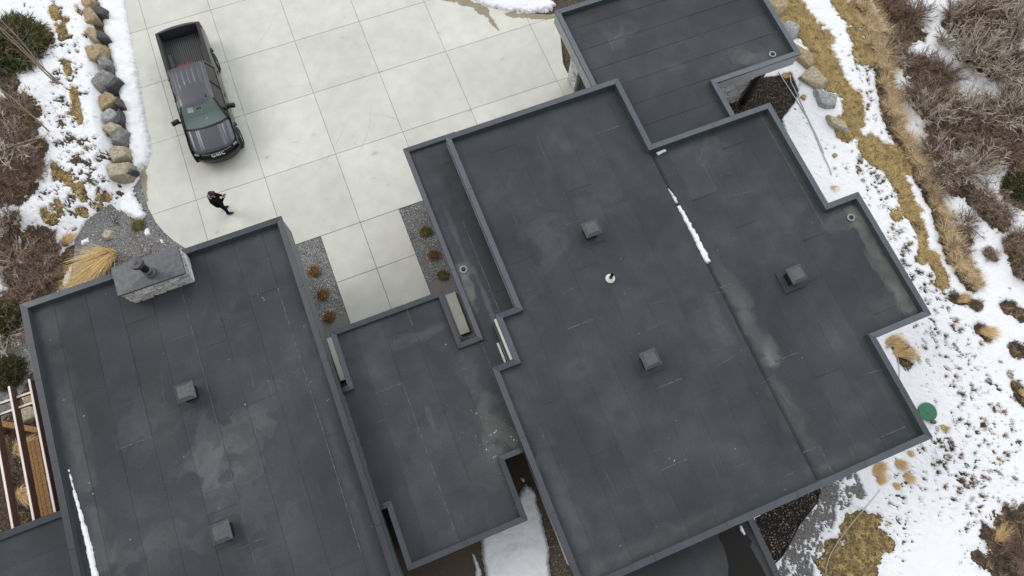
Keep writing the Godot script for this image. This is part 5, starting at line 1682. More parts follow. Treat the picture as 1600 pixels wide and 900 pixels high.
func garden_things() -> void:
	var pg := thing("pergola", Vector3.ZERO, "brown timber pergola with pale beam tops on the house's west side", "pergola")
	for x: float in [-13.03, -13.69, -14.34]:
		var mb := MB.new()
		tilted_box(mb, Vector3(x + 0.01, 2.73, -9.45), Vector3(x + 0.01, 2.73, -4.7), 0.08, 0.3)
		obj("beam", mb, M.wood, pg)
		var tp := MB.new()
		tp.bx(x - 0.034, x + 0.034, 2.881, 2.9, -9.46, -4.69)
		obj("beam_cap", tp, M.frosted, pg)
	for z: float in [-9.08, -8.71]:
		var mb := MB.new()
		mb.bx(-16.0, -12.95, 2.52, 2.66, z - 0.03, z + 0.03)
		obj("rail", mb, M.wood, pg)
		var tp := MB.new()
		tp.bx(-16.0, -12.95, 2.661, 2.676, z - 0.034, z + 0.034)
		obj("rail_cap", tp, M.frosted, pg)
	for q: Vector2 in [Vector2(-13.03, -8.9), Vector2(-15.7, -8.9)]:
		var mb := MB.new()
		mb.bx(q.x - 0.07, q.x + 0.07, 0.0, 2.52, q.y - 0.07, q.y + 0.07, 0.008)
		obj("post", mb, M.wood, pg)
	var br := MB.new()
	tilted_box(br, Vector3(-16.9, 0.13, -9.98), Vector3(-14.55, 0.13, -8.52), 0.2, 0.24, 0.015)
	tag(obj("timber", br, M.old_wood), "squared timber lying aslant on the gravel under the pergola", "timber")
	var sc := thing("garden_bench", Vector3(-14.78, 0, -6.5), "long low bench of tan planks under the pergola", "bench")
	for k in 4:
		var mb := MB.new()
		mb.bx(-0.29 + k * 0.15, -0.15 + k * 0.15, 0.40, 0.45, -1.65, 1.65, 0.006)
		obj("plank", mb, M.old_wood, sc)
	for z: float in [-1.4, 0.0, 1.4]:
		var mb := MB.new()
		mb.bx(-0.25, 0.27, -0.1, 0.40, z - 0.06, z + 0.06)
		obj("leg", mb, M.wood, sc)
	# septic lid, its pot, cords, edging
	var lid := thing("riser_lid", V3(Vector2(16.98, 3.19)), "round green plastic lid in the snow by the south-east eave", "lid")
	var lm := MB.new()
	lm.lathe(Vector3.ZERO, [[0.34, -0.1], [0.34, 0.06], [0.36, 0.06], [0.36, 0.09], [0.345, 0.105], [0.09, 0.12], [0.07, 0.135], [0.0, 0.138]], 36)
	obj("cover", lm, M.green, lid)
	var pot := thing("pipe_stub", V3(Vector2(16.94, 3.61)), "small dark grey pipe stub beside the green lid", "pipe stub")
	var pm := MB.new()
	pm.lathe(Vector3.ZERO, [[0.05, -0.1], [0.05, 0.12], [0.085, 0.12], [0.085, 0.18], [0.0, 0.2]], 16)
	obj("cap", pm, M.vent, pot)
	var cords: Array = [[[Vector2(18.93, -12.53), Vector2(18.96, -11.62), Vector2(19.00, -10.72), Vector2(19.02, -9.94), Vector2(18.94, -8.98), Vector2(18.82, -8.14)], "thin pale cord lying straight on the snow by the garage, the left one", 0.022, M.cord],
		[[Vector2(19.35, -12.19), Vector2(19.21, -11.88), Vector2(19.13, -10.84), Vector2(18.95, -9.45), Vector2(18.77, -8.23), Vector2(18.68, -7.33), Vector2(18.61, -7.10)], "thin pale cord with a bend at its top, the right one by the garage", 0.022, M.cord],
		[[Vector2(13.72, 5.04), Vector2(12.83, 5.40), Vector2(12.00, 5.72), Vector2(11.29, 6.05), Vector2(10.80, 6.33), Vector2(10.45, 6.66), Vector2(10.27, 6.98)], "thin pale cord crossing the snow south-east of the house", 0.013, M.cord],
		[[Vector2(11.63, 4.16), Vector2(11.28, 4.53), Vector2(10.78, 4.75), Vector2(10.33, 4.95), Vector2(9.92, 5.22), Vector2(9.49, 5.50), Vector2(9.18, 5.68), Vector2(8.67, 5.84)], "black edging strip between the bark mulch and the gravel path", 0.03, M.black],
		[[Vector2(17.14, 0.70), Vector2(16.99, 1.06), Vector2(16.83, 1.41), Vector2(16.67, 1.62)], "short grey cord beside the east coping near the tussocks", 0.014, M.cord]]
	for k: Array in cords:
		var path := []
		var rad := []
		for q: Vector2 in k[0]:
			path.append(Vector3(q.x, 0.03, q.y))
			rad.append(k[2])
		var mb := MB.new()
		mb.tube(path, rad, 6)
		tag(obj("cord" if k[3] == M.cord else "edging_strip", mb, k[3]), k[1], "cord" if k[3] == M.cord else "edging")

# ---------------------------------------------------------------- pickup truck (z runs from tail to nose)
func side_x(y: float) -> float:
	if y < 0.75: return lerpf(0.955, 0.985, (y - 0.4) / 0.35)
	if y < 1.04: return 0.985
	return lerpf(0.985, 0.925, (y - 1.04) / 0.34)

func side_panel(poly: PackedVector2Array, s: float) -> MB:   # an outline in (z, y) wrapped onto the flank on side s
	var mb := MB.new()
	for b: Array in [[0.0, 0.75], [0.75, 1.04], [1.04, 2.0]]:
		for piece in Geometry2D.intersect_polygons(poly, PackedVector2Array([Vector2(-2, b[0]), Vector2(9, b[0]), Vector2(9, b[1]), Vector2(-2, b[1])])):
			if piece.size() < 3: continue
			var t := Geometry2D.triangulate_polygon(piece)
			for k in range(0, t.size(), 3):
				var v: Array[Vector3] = []
				for e in 3:
					var q := piece[t[k + e]]
					v.append(Vector3(s * (side_x(clampf(q.y, b[0] + 1e-5, b[1] - 1e-5)) - 0.16 * smoothstep(5.75, 6.5, q.x) - 0.03 * smoothstep(0.35, 0.0, q.x)), q.y, q.x))
				if (v[1] - v[0]).cross(v[2] - v[0]).x * s > 0: mb.tri(v[0], v[1], v[2])
				else: mb.tri(v[0], v[2], v[1])
	return mb

func arch(zc: float, r: float) -> PackedVector2Array:
	var q := PackedVector2Array()
	for i in 21:
		var w := PI * i / 20.0
		q.append(Vector2(zc + r * cos(w), 0.43 + r * sin(w)))
	q.append(Vector2(zc - r, 0.0))
	q.append(Vector2(zc + r, 0.0))
	return q

func grid_surf(nx: int, nz: int, f: Callable) -> MB:   # f(u, v) -> point, u across from left to right, v towards the nose
	var mb := MB.new()
	for j in nz + 1:
		for i in nx + 1:
			mb.vert(f.call(float(i) / nx, float(j) / nz), Vector3.UP)
	for j in nz:
		for i in nx:
			var a := j * (nx + 1) + i
			mb.face(a, a + nx + 1, a + nx + 2)
			mb.face(a, a + nx + 2, a + 1)
	mb.smooth()
	return mb

func band(pts: Array, y0: float, y1: float, in0: float, in1: float, top := true) -> MB:   # an upright strip along a plan curve, leaning back
	var mb := MB.new()
	for i in pts.size() - 1:
		var a: Vector2 = pts[i]
		var b: Vector2 = pts[i + 1]
		var n := Vector2((b - a).y, -(b - a).x).normalized()
		if n.y < 0: n = -n
		var A := V3(a - Vector2(0, in0), y0)
		var B := V3(b - Vector2(0, in0), y0)
		var C := V3(b - Vector2(0, in1), y1)
		var D := V3(a - Vector2(0, in1), y1)
		mb.quad(A, B, C, D)
		if top:
			mb.quad(D, C, C - Vector3(0, 0, 0.22), D - Vector3(0, 0, 0.22))
			mb.quad(A - Vector3(0, 0, 0.22), B - Vector3(0, 0, 0.22), B, A)
	return mb

func truck() -> void:
	var paint := mat(Color(0.275, 0.28, 0.31), 0.34, 0.5)
	paint.clearcoat_enabled = true
	paint.clearcoat = 0.4
	paint.clearcoat_roughness = 0.12
	paint.albedo_texture = ntex(256, 0.015, 141, 0.93, 1.0)
	tri_tex(paint, 0.6)
	var plastic := mat(Color(0.085, 0.087, 0.09), 0.6)
	var rubber := mat(Color(0.06, 0.06, 0.06), 0.85)
	var liner := mat(Color(0.22, 0.22, 0.225), 0.6)
	var chrome := mat(Color(0.5, 0.51, 0.52), 0.3, 0.8)
	var red := mat(Color(0.42, 0.05, 0.06), 0.3)
	var lampglass := mat(Color(0.5, 0.52, 0.53), 0.12)
	var pane := mat(Color(0.55, 0.66, 0.63, 0.34), 0.05)
	pane.transparency = BaseMaterial3D.TRANSPARENCY_ALPHA
	var tint := mat(Color(0.07, 0.075, 0.075), 0.08)
	var cloth := mat(Color(0.16, 0.17, 0.17), 0.9)
	var t := thing("pickup_truck", Vector3(-5.44, 0, -23.06), "dark grey crew-cab pickup truck with an empty open bed, parked on the driveway", "pickup truck")
	var cut := [arch(1.50, 0.53), arch(5.42, 0.53)]
	var outlines := {"bed_side": PackedVector2Array([Vector2(0.03, 0.62), Vector2(0.12, 0.5), Vector2(2.36, 0.45), Vector2(2.36, 1.38), Vector2(0.03, 1.38)]),
		"rear_door": PackedVector2Array([Vector2(2.375, 0.45), Vector2(3.50, 0.45), Vector2(3.50, 1.24), Vector2(2.375, 1.26)]),
		"front_door": PackedVector2Array([Vector2(3.515, 0.45), Vector2(4.74, 0.45), Vector2(4.74, 1.22), Vector2(3.515, 1.24)]),
		"fender": PackedVector2Array([Vector2(4.755, 0.45), Vector2(6.0, 0.5), Vector2(6.12, 0.72), Vector2(6.05, 1.07), Vector2(5.0, 1.19), Vector2(4.755, 1.22)])}
	for s: float in [-1.0, 1.0]:
		for k: String in outlines:
			var poly: PackedVector2Array = outlines[k]
			for c: PackedVector2Array in cut:
				var rest := Geometry2D.clip_polygons(poly, c)
				if rest.size() > 0:
					poly = rest[0]
					for q in rest: if q.size() > poly.size(): poly = q
			var o := obj("door" if k.ends_with("door") else k, side_panel(poly, s), paint, t)
			if k.ends_with("door"):
				var hb := MB.new()
				var zc := 2.55 if k == "rear_door" else 3.72
				hb.bx(s * 0.985, s * 1.01, 1.0, 1.035, zc - 0.1, zc + 0.1, 0.006)
				obj("handle", hb, plastic, o)
		# wheel arch trim, wheel
		for zc: float in [1.50, 5.42]:
			var fl := MB.new()
			for i in 20:
				var w0 := PI * i / 20.0
				var w1 := PI * (i + 1) / 20.0
				var P: Array[Vector3] = []
				for e: Array in [[w0, 0.525, 0.94], [w0, 0.60, 0.94], [w1, 0.60, 0.94], [w1, 0.525, 0.94]]:
					P.append(Vector3(s * 1.0, 0.43 + e[1] * sin(e[0]), zc + e[1] * cos(e[0])))
				var inn: Array[Vector3] = []
				for q in P: inn.append(Vector3(s * 0.80, q.y, q.z))
				if s > 0:
					fl.quad(P[0], P[3], P[2], P[1])
				else:
					fl.quad(P[0], P[1], P[2], P[3])
				fl.quad(P[0], P[3], inn[3], inn[0])
				fl.quad(P[1], inn[1], inn[2], P[2])
			obj("wheel_arch", fl, plastic, t)
			var wh := Node3D.new()
			wh.name = "wheel"
			wh.position = Vector3(s * 0.86, 0.415, zc)
			wh.rotation.z = -s * PI / 2
			t.add_child(wh, true)
			var ty := MB.new()
			ty.lathe(Vector3.ZERO, [[0.26, -0.14], [0.37, -0.14], [0.41, -0.09], [0.415, 0.0], [0.41, 0.10], [0.375, 0.145], [0.28, 0.15], [0.255, 0.13]], 32)
			obj("tyre", ty, rubber, wh)
			var rm := MB.new()
			rm.lathe(Vector3.ZERO, [[0.26, -0.12], [0.265, 0.12], [0.24, 0.09], [0.2, 0.06], [0.08, 0.085], [0.0, 0.09]], 24)
			for k in 6:
				rm.box(Transform3D(Basis(Vector3.UP, k * TAU / 6), Vector3.ZERO) * Transform3D(Basis(), Vector3(0.15, 0.10, 0)), Vector3(0.2, 0.03, 0.05), 0.006)
			obj("rim", rm, chrome, wh)
	# underbody keeps daylight out of the arches
	var ub := MB.new()
	ub.bx(-0.74, 0.74, 0.38, 0.84, 0.15, 6.0, 0.02)
	ub.bx(-0.96, 0.96, 0.40, 0.95, 2.3, 4.75)
	obj("chassis", ub, plastic, t)
	# bed
	var bf := MB.new()
	bf.bx(-0.82, 0.82, 0.80, 0.845, 0.1, 2.28)
	var ribs := MB.new()
	for k in 19:
		ribs.bx(-0.78 + k * 0.0867 - 0.024, -0.78 + k * 0.0867 + 0.024, 0.845, 0.868, 0.12, 2.26, 0.005)
	obj("bed_ribs", ribs, mat(Color(0.24, 0.245, 0.25), 0.55), obj("bed_floor", bf, plastic, t))
	for s: float in [-1.0, 1.0]:
		var wl := MB.new()
		wl.bx(s * 0.80, s * 0.84, 0.84, 1.36, 0.1, 2.3)
		wl.bx(s * 0.62, s * 0.81, 0.85, 1.10, 1.02, 1.98, 0.04)
		obj("bed_wall", wl, liner, t)
		var rl := MB.new()
		rl.bx(s * 0.80, s * 0.935, 1.375, 1.40, 0.06, 2.33, 0.008)
		obj("bed_rail", rl, plastic, t)
	var bh := MB.new()
	bh.bx(-0.83, 0.83, 0.84, 1.36, 2.27, 2.34)
	obj("bulkhead", bh, liner, t)
	var tg := grid_surf(16, 6, func(u: float, v: float) -> Vector3:
		var x := lerpf(0.93, -0.93, u)
		var bow := -0.13 * (1.0 - pow(absf(x) / 0.93, 2.2)) + 0.02
		var prof: Array = [[0.0, 0.62], [0.0, 1.0], [0.01, 1.36], [0.03, 1.385], [0.09, 1.39], [0.11, 1.37], [0.11, 0.85]]
		var e: Array = prof[int(round(v * 6))]
		return Vector3(x, e[1], bow * (1.0 if e[0] < 0.1 else 0.4) + e[0] + 0.01))
	obj("tailgate", tg, paint, t)
	var rbm := MB.new()
	rbm.bx(-0.92, 0.92, 0.45, 0.62, -0.17, 0.1, 0.03)
	obj("bumper", rbm, plastic, t)
	for s: float in [-1.0, 1.0]:
		var tl := MB.new()
		tl.bx(s * 0.80, s * 0.955, 0.92, 1.33, 0.02, 0.2, 0.02)
		obj("taillight", tl, red, t)
	# cab: roof with pressed ribs, pillars, panes, interior
	var rf := grid_surf(56, 16, func(u: float, v: float) -> Vector3:
		var x := lerpf(-0.70, 0.70, u) * lerpf(1.0, 0.965, v)
		var z := lerpf(2.42, 4.36 + 0.07 * (1.0 - pow(x / 0.68, 2)), v)
		var y := 1.885 + 0.035 * (1.0 - pow(x / 0.7, 2)) - 0.035 * pow(maxf(0.0, v - 0.75) / 0.25, 2) - 0.02 * pow(maxf(0.0, 0.15 - v) / 0.15, 2)
		for r: float in [-0.42, -0.21, 0.0, 0.21, 0.42]:
			var w := smoothstep(0.03, 0.012, absf(x - r)) * smoothstep(0.04, 0.09, v) * smoothstep(0.52 if absf(r) < 0.4 else 0.62, 0.45, v)
			y += 0.014 * w
		if absf(x) > 0.60: y -= 0.02 * smoothstep(0.60, 0.615, absf(x)) - 0.012 * smoothstep(0.63, 0.65, absf(x))
		if u == 0.0 or u == 1.0: y -= 0.05
		if v == 0.0 or v == 1.0: y -= 0.02
		return Vector3(x, y, z))
	obj("roof", rf, paint, t)
	var hl := MB.new()
	hl.bx(-0.70, 0.70, 1.80, 1.84, 2.44, 4.34)
	obj("headliner", hl, cloth, t)
	var bl := MB.new()
	bl.bx(-0.32, 0.32, 1.865, 1.885, 2.36, 2.43, 0.005)
	obj("brake_light", bl, red, t)
	var sn := MB.new()
	sn.bx(0.40, 0.44, 1.90, 1.955, 4.05, 4.2, 0.01)
	obj("aerial", sn, plastic, t)
	for s: float in [-1.0, 1.0]:
		var beltf := Vector3(s * 0.90, 1.23, 4.92)
		var rooff := Vector3(s * 0.675, 1.845, 4.32)
		var beltb := Vector3(s * 0.915, 1.25, 3.50)
		var roofb := Vector3(s * 0.69, 1.87, 3.45)
		var beltr := Vector3(s * 0.91, 1.27, 2.40)
		var roofr := Vector3(s * 0.70, 1.86, 2.47)
		for e: Array in [[beltf, rooff, 0.05], [beltb, roofb, 0.05], [beltr, roofr, 0.075]]:
			var pl := MB.new()
			pl.tube([e[0] - Vector3(0, 0.06, 0), e[0], e[1], e[1] + Vector3(-s * 0.02, 0.02, 0)], [e[2], e[2], e[2] * 0.8, e[2] * 0.5], 8)
			obj("pillar", pl, plastic if e[2] < 0.06 else paint, t)
		var rr := MB.new()
		rr.tube([rooff, roofb, roofr], [0.035, 0.035, 0.035], 8)
		obj("roof_rail", rr, paint, t)
		for e: Array in [[beltf, beltb, roofb, rooff], [beltb, beltr, roofr, roofb]]:
			var g := MB.new()
			var k: Array[Vector3] = []
			for q: Vector3 in e: k.append(q + Vector3(s * 0.01, 0, 0))
			if s > 0: g.quad(k[0], k[1], k[2], k[3])
			else: g.quad(k[1], k[0], k[3], k[2])
			obj("side_window", g, tint, t)
		var sh := MB.new()   # window ledge
		sh.quad(Vector3(s * 0.935, 1.24, 2.38), Vector3(s * 0.935, 1.21, 4.95), Vector3(s * 0.86, 1.235, 4.95), Vector3(s * 0.86, 1.265, 2.38))
		obj("window_ledge", sh, plastic, t)
		# mirrors
		var mr := MB.new()
		mr.box(Transform3D(Basis(Vector3.UP, -s * 0.22), Vector3(s * 1.15, 1.30, 4.50)), Vector3(0.31, 0.22, 0.15), 0.04)
		mr.box(Transform3D(Basis(Vector3.UP, -s * 0.3), Vector3(s * 0.96, 1.25, 4.53)), Vector3(0.16, 0.06, 0.08), 0.015)
		obj("mirror", mr, plastic, t)
	var ws := grid_surf(14, 8, func(u: float, v: float) -> Vector3:
		var b := lerpf(0.665, 0.85, v)
		var x := lerpf(-b, b, u)
		var bow := 1.0 - pow(x / b, 2)
		return Vector3(x, lerpf(1.85, 1.245, v) + 0.012 * bow * (1 - v) + 0.03 * sin(v * PI), lerpf(4.355, 4.94, v) + bow * lerpf(0.06, 0.14, v)))
	obj("windscreen", ws, pane, t)
	var wf := MB.new()
	for s: float in [-1.0, 1.0]:
		wf.tube([Vector3(s * 0.675, 1.862, 4.34), Vector3(s * 0.77, 1.60, 4.66), Vector3(s * 0.865, 1.25, 4.95)], [0.02, 0.024, 0.026], 6)
	obj("windscreen_trim", wf, plastic, t)
	var rw := MB.new()
	rw.quad(Vector3(0.66, 1.30, 2.385), Vector3(-0.66, 1.30, 2.385), Vector3(-0.60, 1.82, 2.45), Vector3(0.60, 1.82, 2.45))
	obj("rear_window", rw, tint, t)
	var cbk := MB.new()
	cbk.bx(-0.92, 0.92, 0.9, 1.30, 2.36, 2.42, 0.01)
	obj("cab_back", cbk, paint, t)
	var dash := grid_surf(10, 4, func(u: float, v: float) -> Vector3:
		return Vector3(lerpf(-0.82, 0.82, u), 1.14 + 0.045 * sin(v * PI), lerpf(4.42, 5.0, v)))
	obj("dashboard", dash, mat(Color(0.44, 0.46, 0.46), 0.8), t)
	var pp := MB.new()
	pp.box(Transform3D(Basis(Vector3.RIGHT, 0.72) * Basis(Vector3.UP, -0.1), Vector3(-0.36, 1.70, 4.44)), Vector3(0.22, 0.004, 0.2))
	obj("sticker", pp, mat(Color(0.8, 0.82, 0.8), 0.7), t)
	var im := MB.new()
	im.box(Transform3D(Basis(Vector3.RIGHT, 0.5), Vector3(0.0, 1.74, 4.50)), Vector3(0.19, 0.12, 0.05), 0.02)
	obj("inside_mirror", im, plastic, t)
	var tk := MB.new()
	tk.box(Transform3D(Basis(Vector3.UP, 0.5), Vector3(0.06, 1.19, 4.66)), Vector3(0.14, 0.03, 0.05), 0.01)
	obj("dash_note", tk, mat(Color(0.8, 0.82, 0.8), 0.7), t)
	for s: float in [-1.0, 1.0]:
		for z: float in [3.75, 2.75]:
			var st := MB.new()
			st.bx(s * 0.42 - 0.26, s * 0.42 + 0.26, 0.9, 1.06, z - 0.25, z + 0.27, 0.04)
			st.box(Transform3D(Basis(Vector3.RIGHT, -0.25), Vector3(s * 0.42, 1.32, z - 0.3)), Vector3(0.5, 0.62, 0.14), 0.04)
			obj("seat", st, cloth, t)
	# bonnet, cowl, nose
	var cow := grid_surf(14, 3, func(u: float, v: float) -> Vector3:
		var x := lerpf(-0.87, 0.87, u)
		var bow := 1.0 - pow(x / 0.87, 2)
		return Vector3(x, 1.215 - 0.02 * v + 0.015 * bow, lerpf(4.88, 5.03, v) + 0.15 * bow))
	obj("cowl", cow, plastic, t)
	for s: float in [-1.0, 1.0]:
		var wp := MB.new()
		wp.tube([Vector3(s * 0.1, 1.255, 5.15), Vector3(s * 0.1 + 0.55, 1.265, 5.06)], [0.012, 0.008], 5)
		obj("wiper", wp, plastic, t)
	var hd := grid_surf(48, 18, func(u: float, v: float) -> Vector3:
		var x := lerpf(-0.905, 0.905, u)
		var bow := 1.0 - pow(absf(x) / 0.905, 2.4)
		var z := lerpf(5.0 + 0.17 * (1.0 - pow(x / 0.9, 2)), 5.92 + 0.26 * bow, v)
		var y := lerpf(1.215, 1.075, v * v * 0.6 + v * 0.4) + 0.015 * bow
		y += 0.030 * smoothstep(0.47, 0.40, absf(x)) - 0.022 * smoothstep(0.05, 0.0, absf(absf(x) - 0.53)) + 0.012 * smoothstep(0.6, 0.7, absf(x))
		y -= 0.10 * pow(maxf(0.0, absf(x) - 0.72) / 0.185, 2)
		if v > 0.94: y -= 0.05 * (v - 0.94) / 0.06
		return Vector3(x, y, z))
	obj("bonnet", hd, paint, t)
	var plan := func(w: float, z0: float, d: float) -> Array:
		var a := []
		for i in 17:
			var x := lerpf(-w, w, i / 16.0)
			a.append(Vector2(x, z0 + d * (1.0 - pow(absf(x) / w, 2.6))))
		return a
	obj("grille", band(plan.call(0.66, 6.10, 0.11), 0.70, 1.03, 0.0, 0.06), plastic, t)
	var gb := band(plan.call(0.60, 6.13, 0.11), 0.985, 1.03, 0.0, 0.01, false)
	obj("grille_bar", gb, chrome, t)
	obj("bumper", band(plan.call(0.93, 5.98, 0.40), 0.44, 0.70, 0.06, 0.02), mat(Color(0.13, 0.135, 0.14), 0.45), t)
	obj("bumper_lip", band(plan.call(0.90, 5.94, 0.40), 0.28, 0.44, 0.10, 0.02), plastic, t)
	obj("nose_panel", band(plan.call(0.90, 5.86, 0.34), 0.68, 1.06, 0.0, 0.06), plastic, t)
	for s: float in [-1.0, 1.0]:
		var lamp := MB.new()
		lamp.box(Transform3D(Basis(Vector3.UP, s * 0.45) * Basis(Vector3.RIGHT, -0.35), Vector3(s * 0.79, 0.96, 6.03)), Vector3(0.2, 0.10, 0.08), 0.02)
		obj("headlight", lamp, lampglass, t)
	var tx := TextMesh.new()
	tx.text = "GMC"
	var fnt := SystemFont.new()
	fnt.font_names = PackedStringArray(["Droid Sans"])
	fnt.font_weight = 700
	tx.font = fnt
	tx.font_size = 64
	tx.pixel_size = 0.0034
	tx.depth = 0.02
	inst("badge", tx, mat(Color(0.82, 0.83, 0.84), 0.3), t, Transform3D(Basis(Vector3.RIGHT, -0.45) * Basis.from_scale(Vector3(1.15, 1, 1)), Vector3(0.0, 0.88, 6.23)))

# ---------------------------------------------------------------- a person: bones -> distance field -> surface nets
func flesh(mb: MB, bones: Array, blend: float, cell: float) -> void:   # bone: [a, b, radius a, radius b, colour]
	var lo := Vector3.ONE * 1e6
	var hi := -lo
	for b: Array in bones:
		var r: float = maxf(b[2], b[3]) + cell * 2
		lo = lo.min(b[0] - Vector3.ONE * r).min(b[1] - Vector3.ONE * r)
		hi = hi.max(b[0] + Vector3.ONE * r).max(b[1] + Vector3.ONE * r)
	var n := Vector3i(((hi - lo) / cell).ceil()) + Vector3i.ONE
	var f := PackedFloat32Array()
	f.resize(n.x * n.y * n.z)
	f.fill(1.0)
	var near := PackedFloat32Array()
	near.resize(f.size())
	near.fill(1.0)
	var own := PackedByteArray()
	own.resize(f.size())
	for bi in bones.size():
		var b: Array = bones[bi]
		var A: Vector3 = b[0]
		var B: Vector3 = b[1]
		var r: float = maxf(b[2], b[3]) + blend + cell * 2
		var i0 := Vector3i(((A.min(B) - Vector3.ONE * r - lo) / cell).floor()).clamp(Vector3i.ZERO, n - Vector3i.ONE)
		var i1 := Vector3i(((A.max(B) + Vector3.ONE * r - lo) / cell).ceil()).clamp(Vector3i.ZERO, n - Vector3i.ONE)
		var ab := B - A
		var l2 := maxf(ab.length_squared(), 1e-9)
		for z in range(i0.z, i1.z + 1):
			for y in range(i0.y, i1.y + 1):
				for x in range(i0.x, i1.x + 1):
					var q := lo + Vector3(x, y, z) * cell - A
					var t := clampf(q.dot(ab) / l2, 0, 1)
					var d := (q - ab * t).length() - lerpf(b[2], b[3], t)
					var k := (z * n.y + y) * n.x + x
					if d < near[k]:
						near[k] = d
						own[k] = bi
					var o := f[k]
					var h := maxf(blend - absf(o - d), 0.0) / blend
					f[k] = minf(o, d) - h * h * blend * 0.25
	var id := {}
	for z in n.z - 1:
		for y in n.y - 1:
			for x in n.x - 1:
				var k := (z * n.y + y) * n.x + x
				var s := 0
				var sum := Vector3.ZERO
				var cnt := 0
				var v: Array[float] = []
				for c in 8:
					v.append(f[k + (c & 1) + ((c >> 1) & 1) * n.x + (c >> 2) * n.x * n.y])
					if v[c] < 0: s += 1
				if s == 0 or s == 8: continue
				for e: Array in [[0, 1], [2, 3], [4, 5], [6, 7], [0, 2], [1, 3], [4, 6], [5, 7], [0, 4], [1, 5], [2, 6], [3, 7]]:
					var a: float = v[e[0]]
					var b: float = v[e[1]]
					if (a < 0) != (b < 0):
						var t := a / (a - b)
						var pa := Vector3(e[0] & 1, (e[0] >> 1) & 1, e[0] >> 2)
						var pb := Vector3(e[1] & 1, (e[1] >> 1) & 1, e[1] >> 2)
						sum += pa.lerp(pb, t)
						cnt += 1
				mb.col = bones[own[k]][4]
				id[k] = mb.vert(lo + (Vector3(x, y, z) + sum / cnt) * cell, Vector3.UP)
	for k: int in id:
		var x := k % n.x
		var y := (k / n.x) % n.y
		var z := k / (n.x * n.y)
		for ax in 3:
			var d1: int = [n.x, n.x * n.y, 1][ax]
			var d2: int = [n.x * n.y, 1, n.x][ax]
			var step: int = [1, n.x, n.x * n.y][ax]
			if not (id.has(k - d1) and id.has(k - d2) and id.has(k - d1 - d2)): continue
			var a := f[k] < 0
			var b := f[k + step] < 0
			if a == b: continue
			var q0: int = id[k]
			var q1: int = id[k - d1]
			var q2: int = id[k - d1 - d2]
			var q3: int = id[k - d2]
			if a:
				mb.face(q0, q1, q2)
				mb.face(q0, q2, q3)
			else:
				mb.face(q0, q2, q1)
				mb.face(q0, q3, q2)

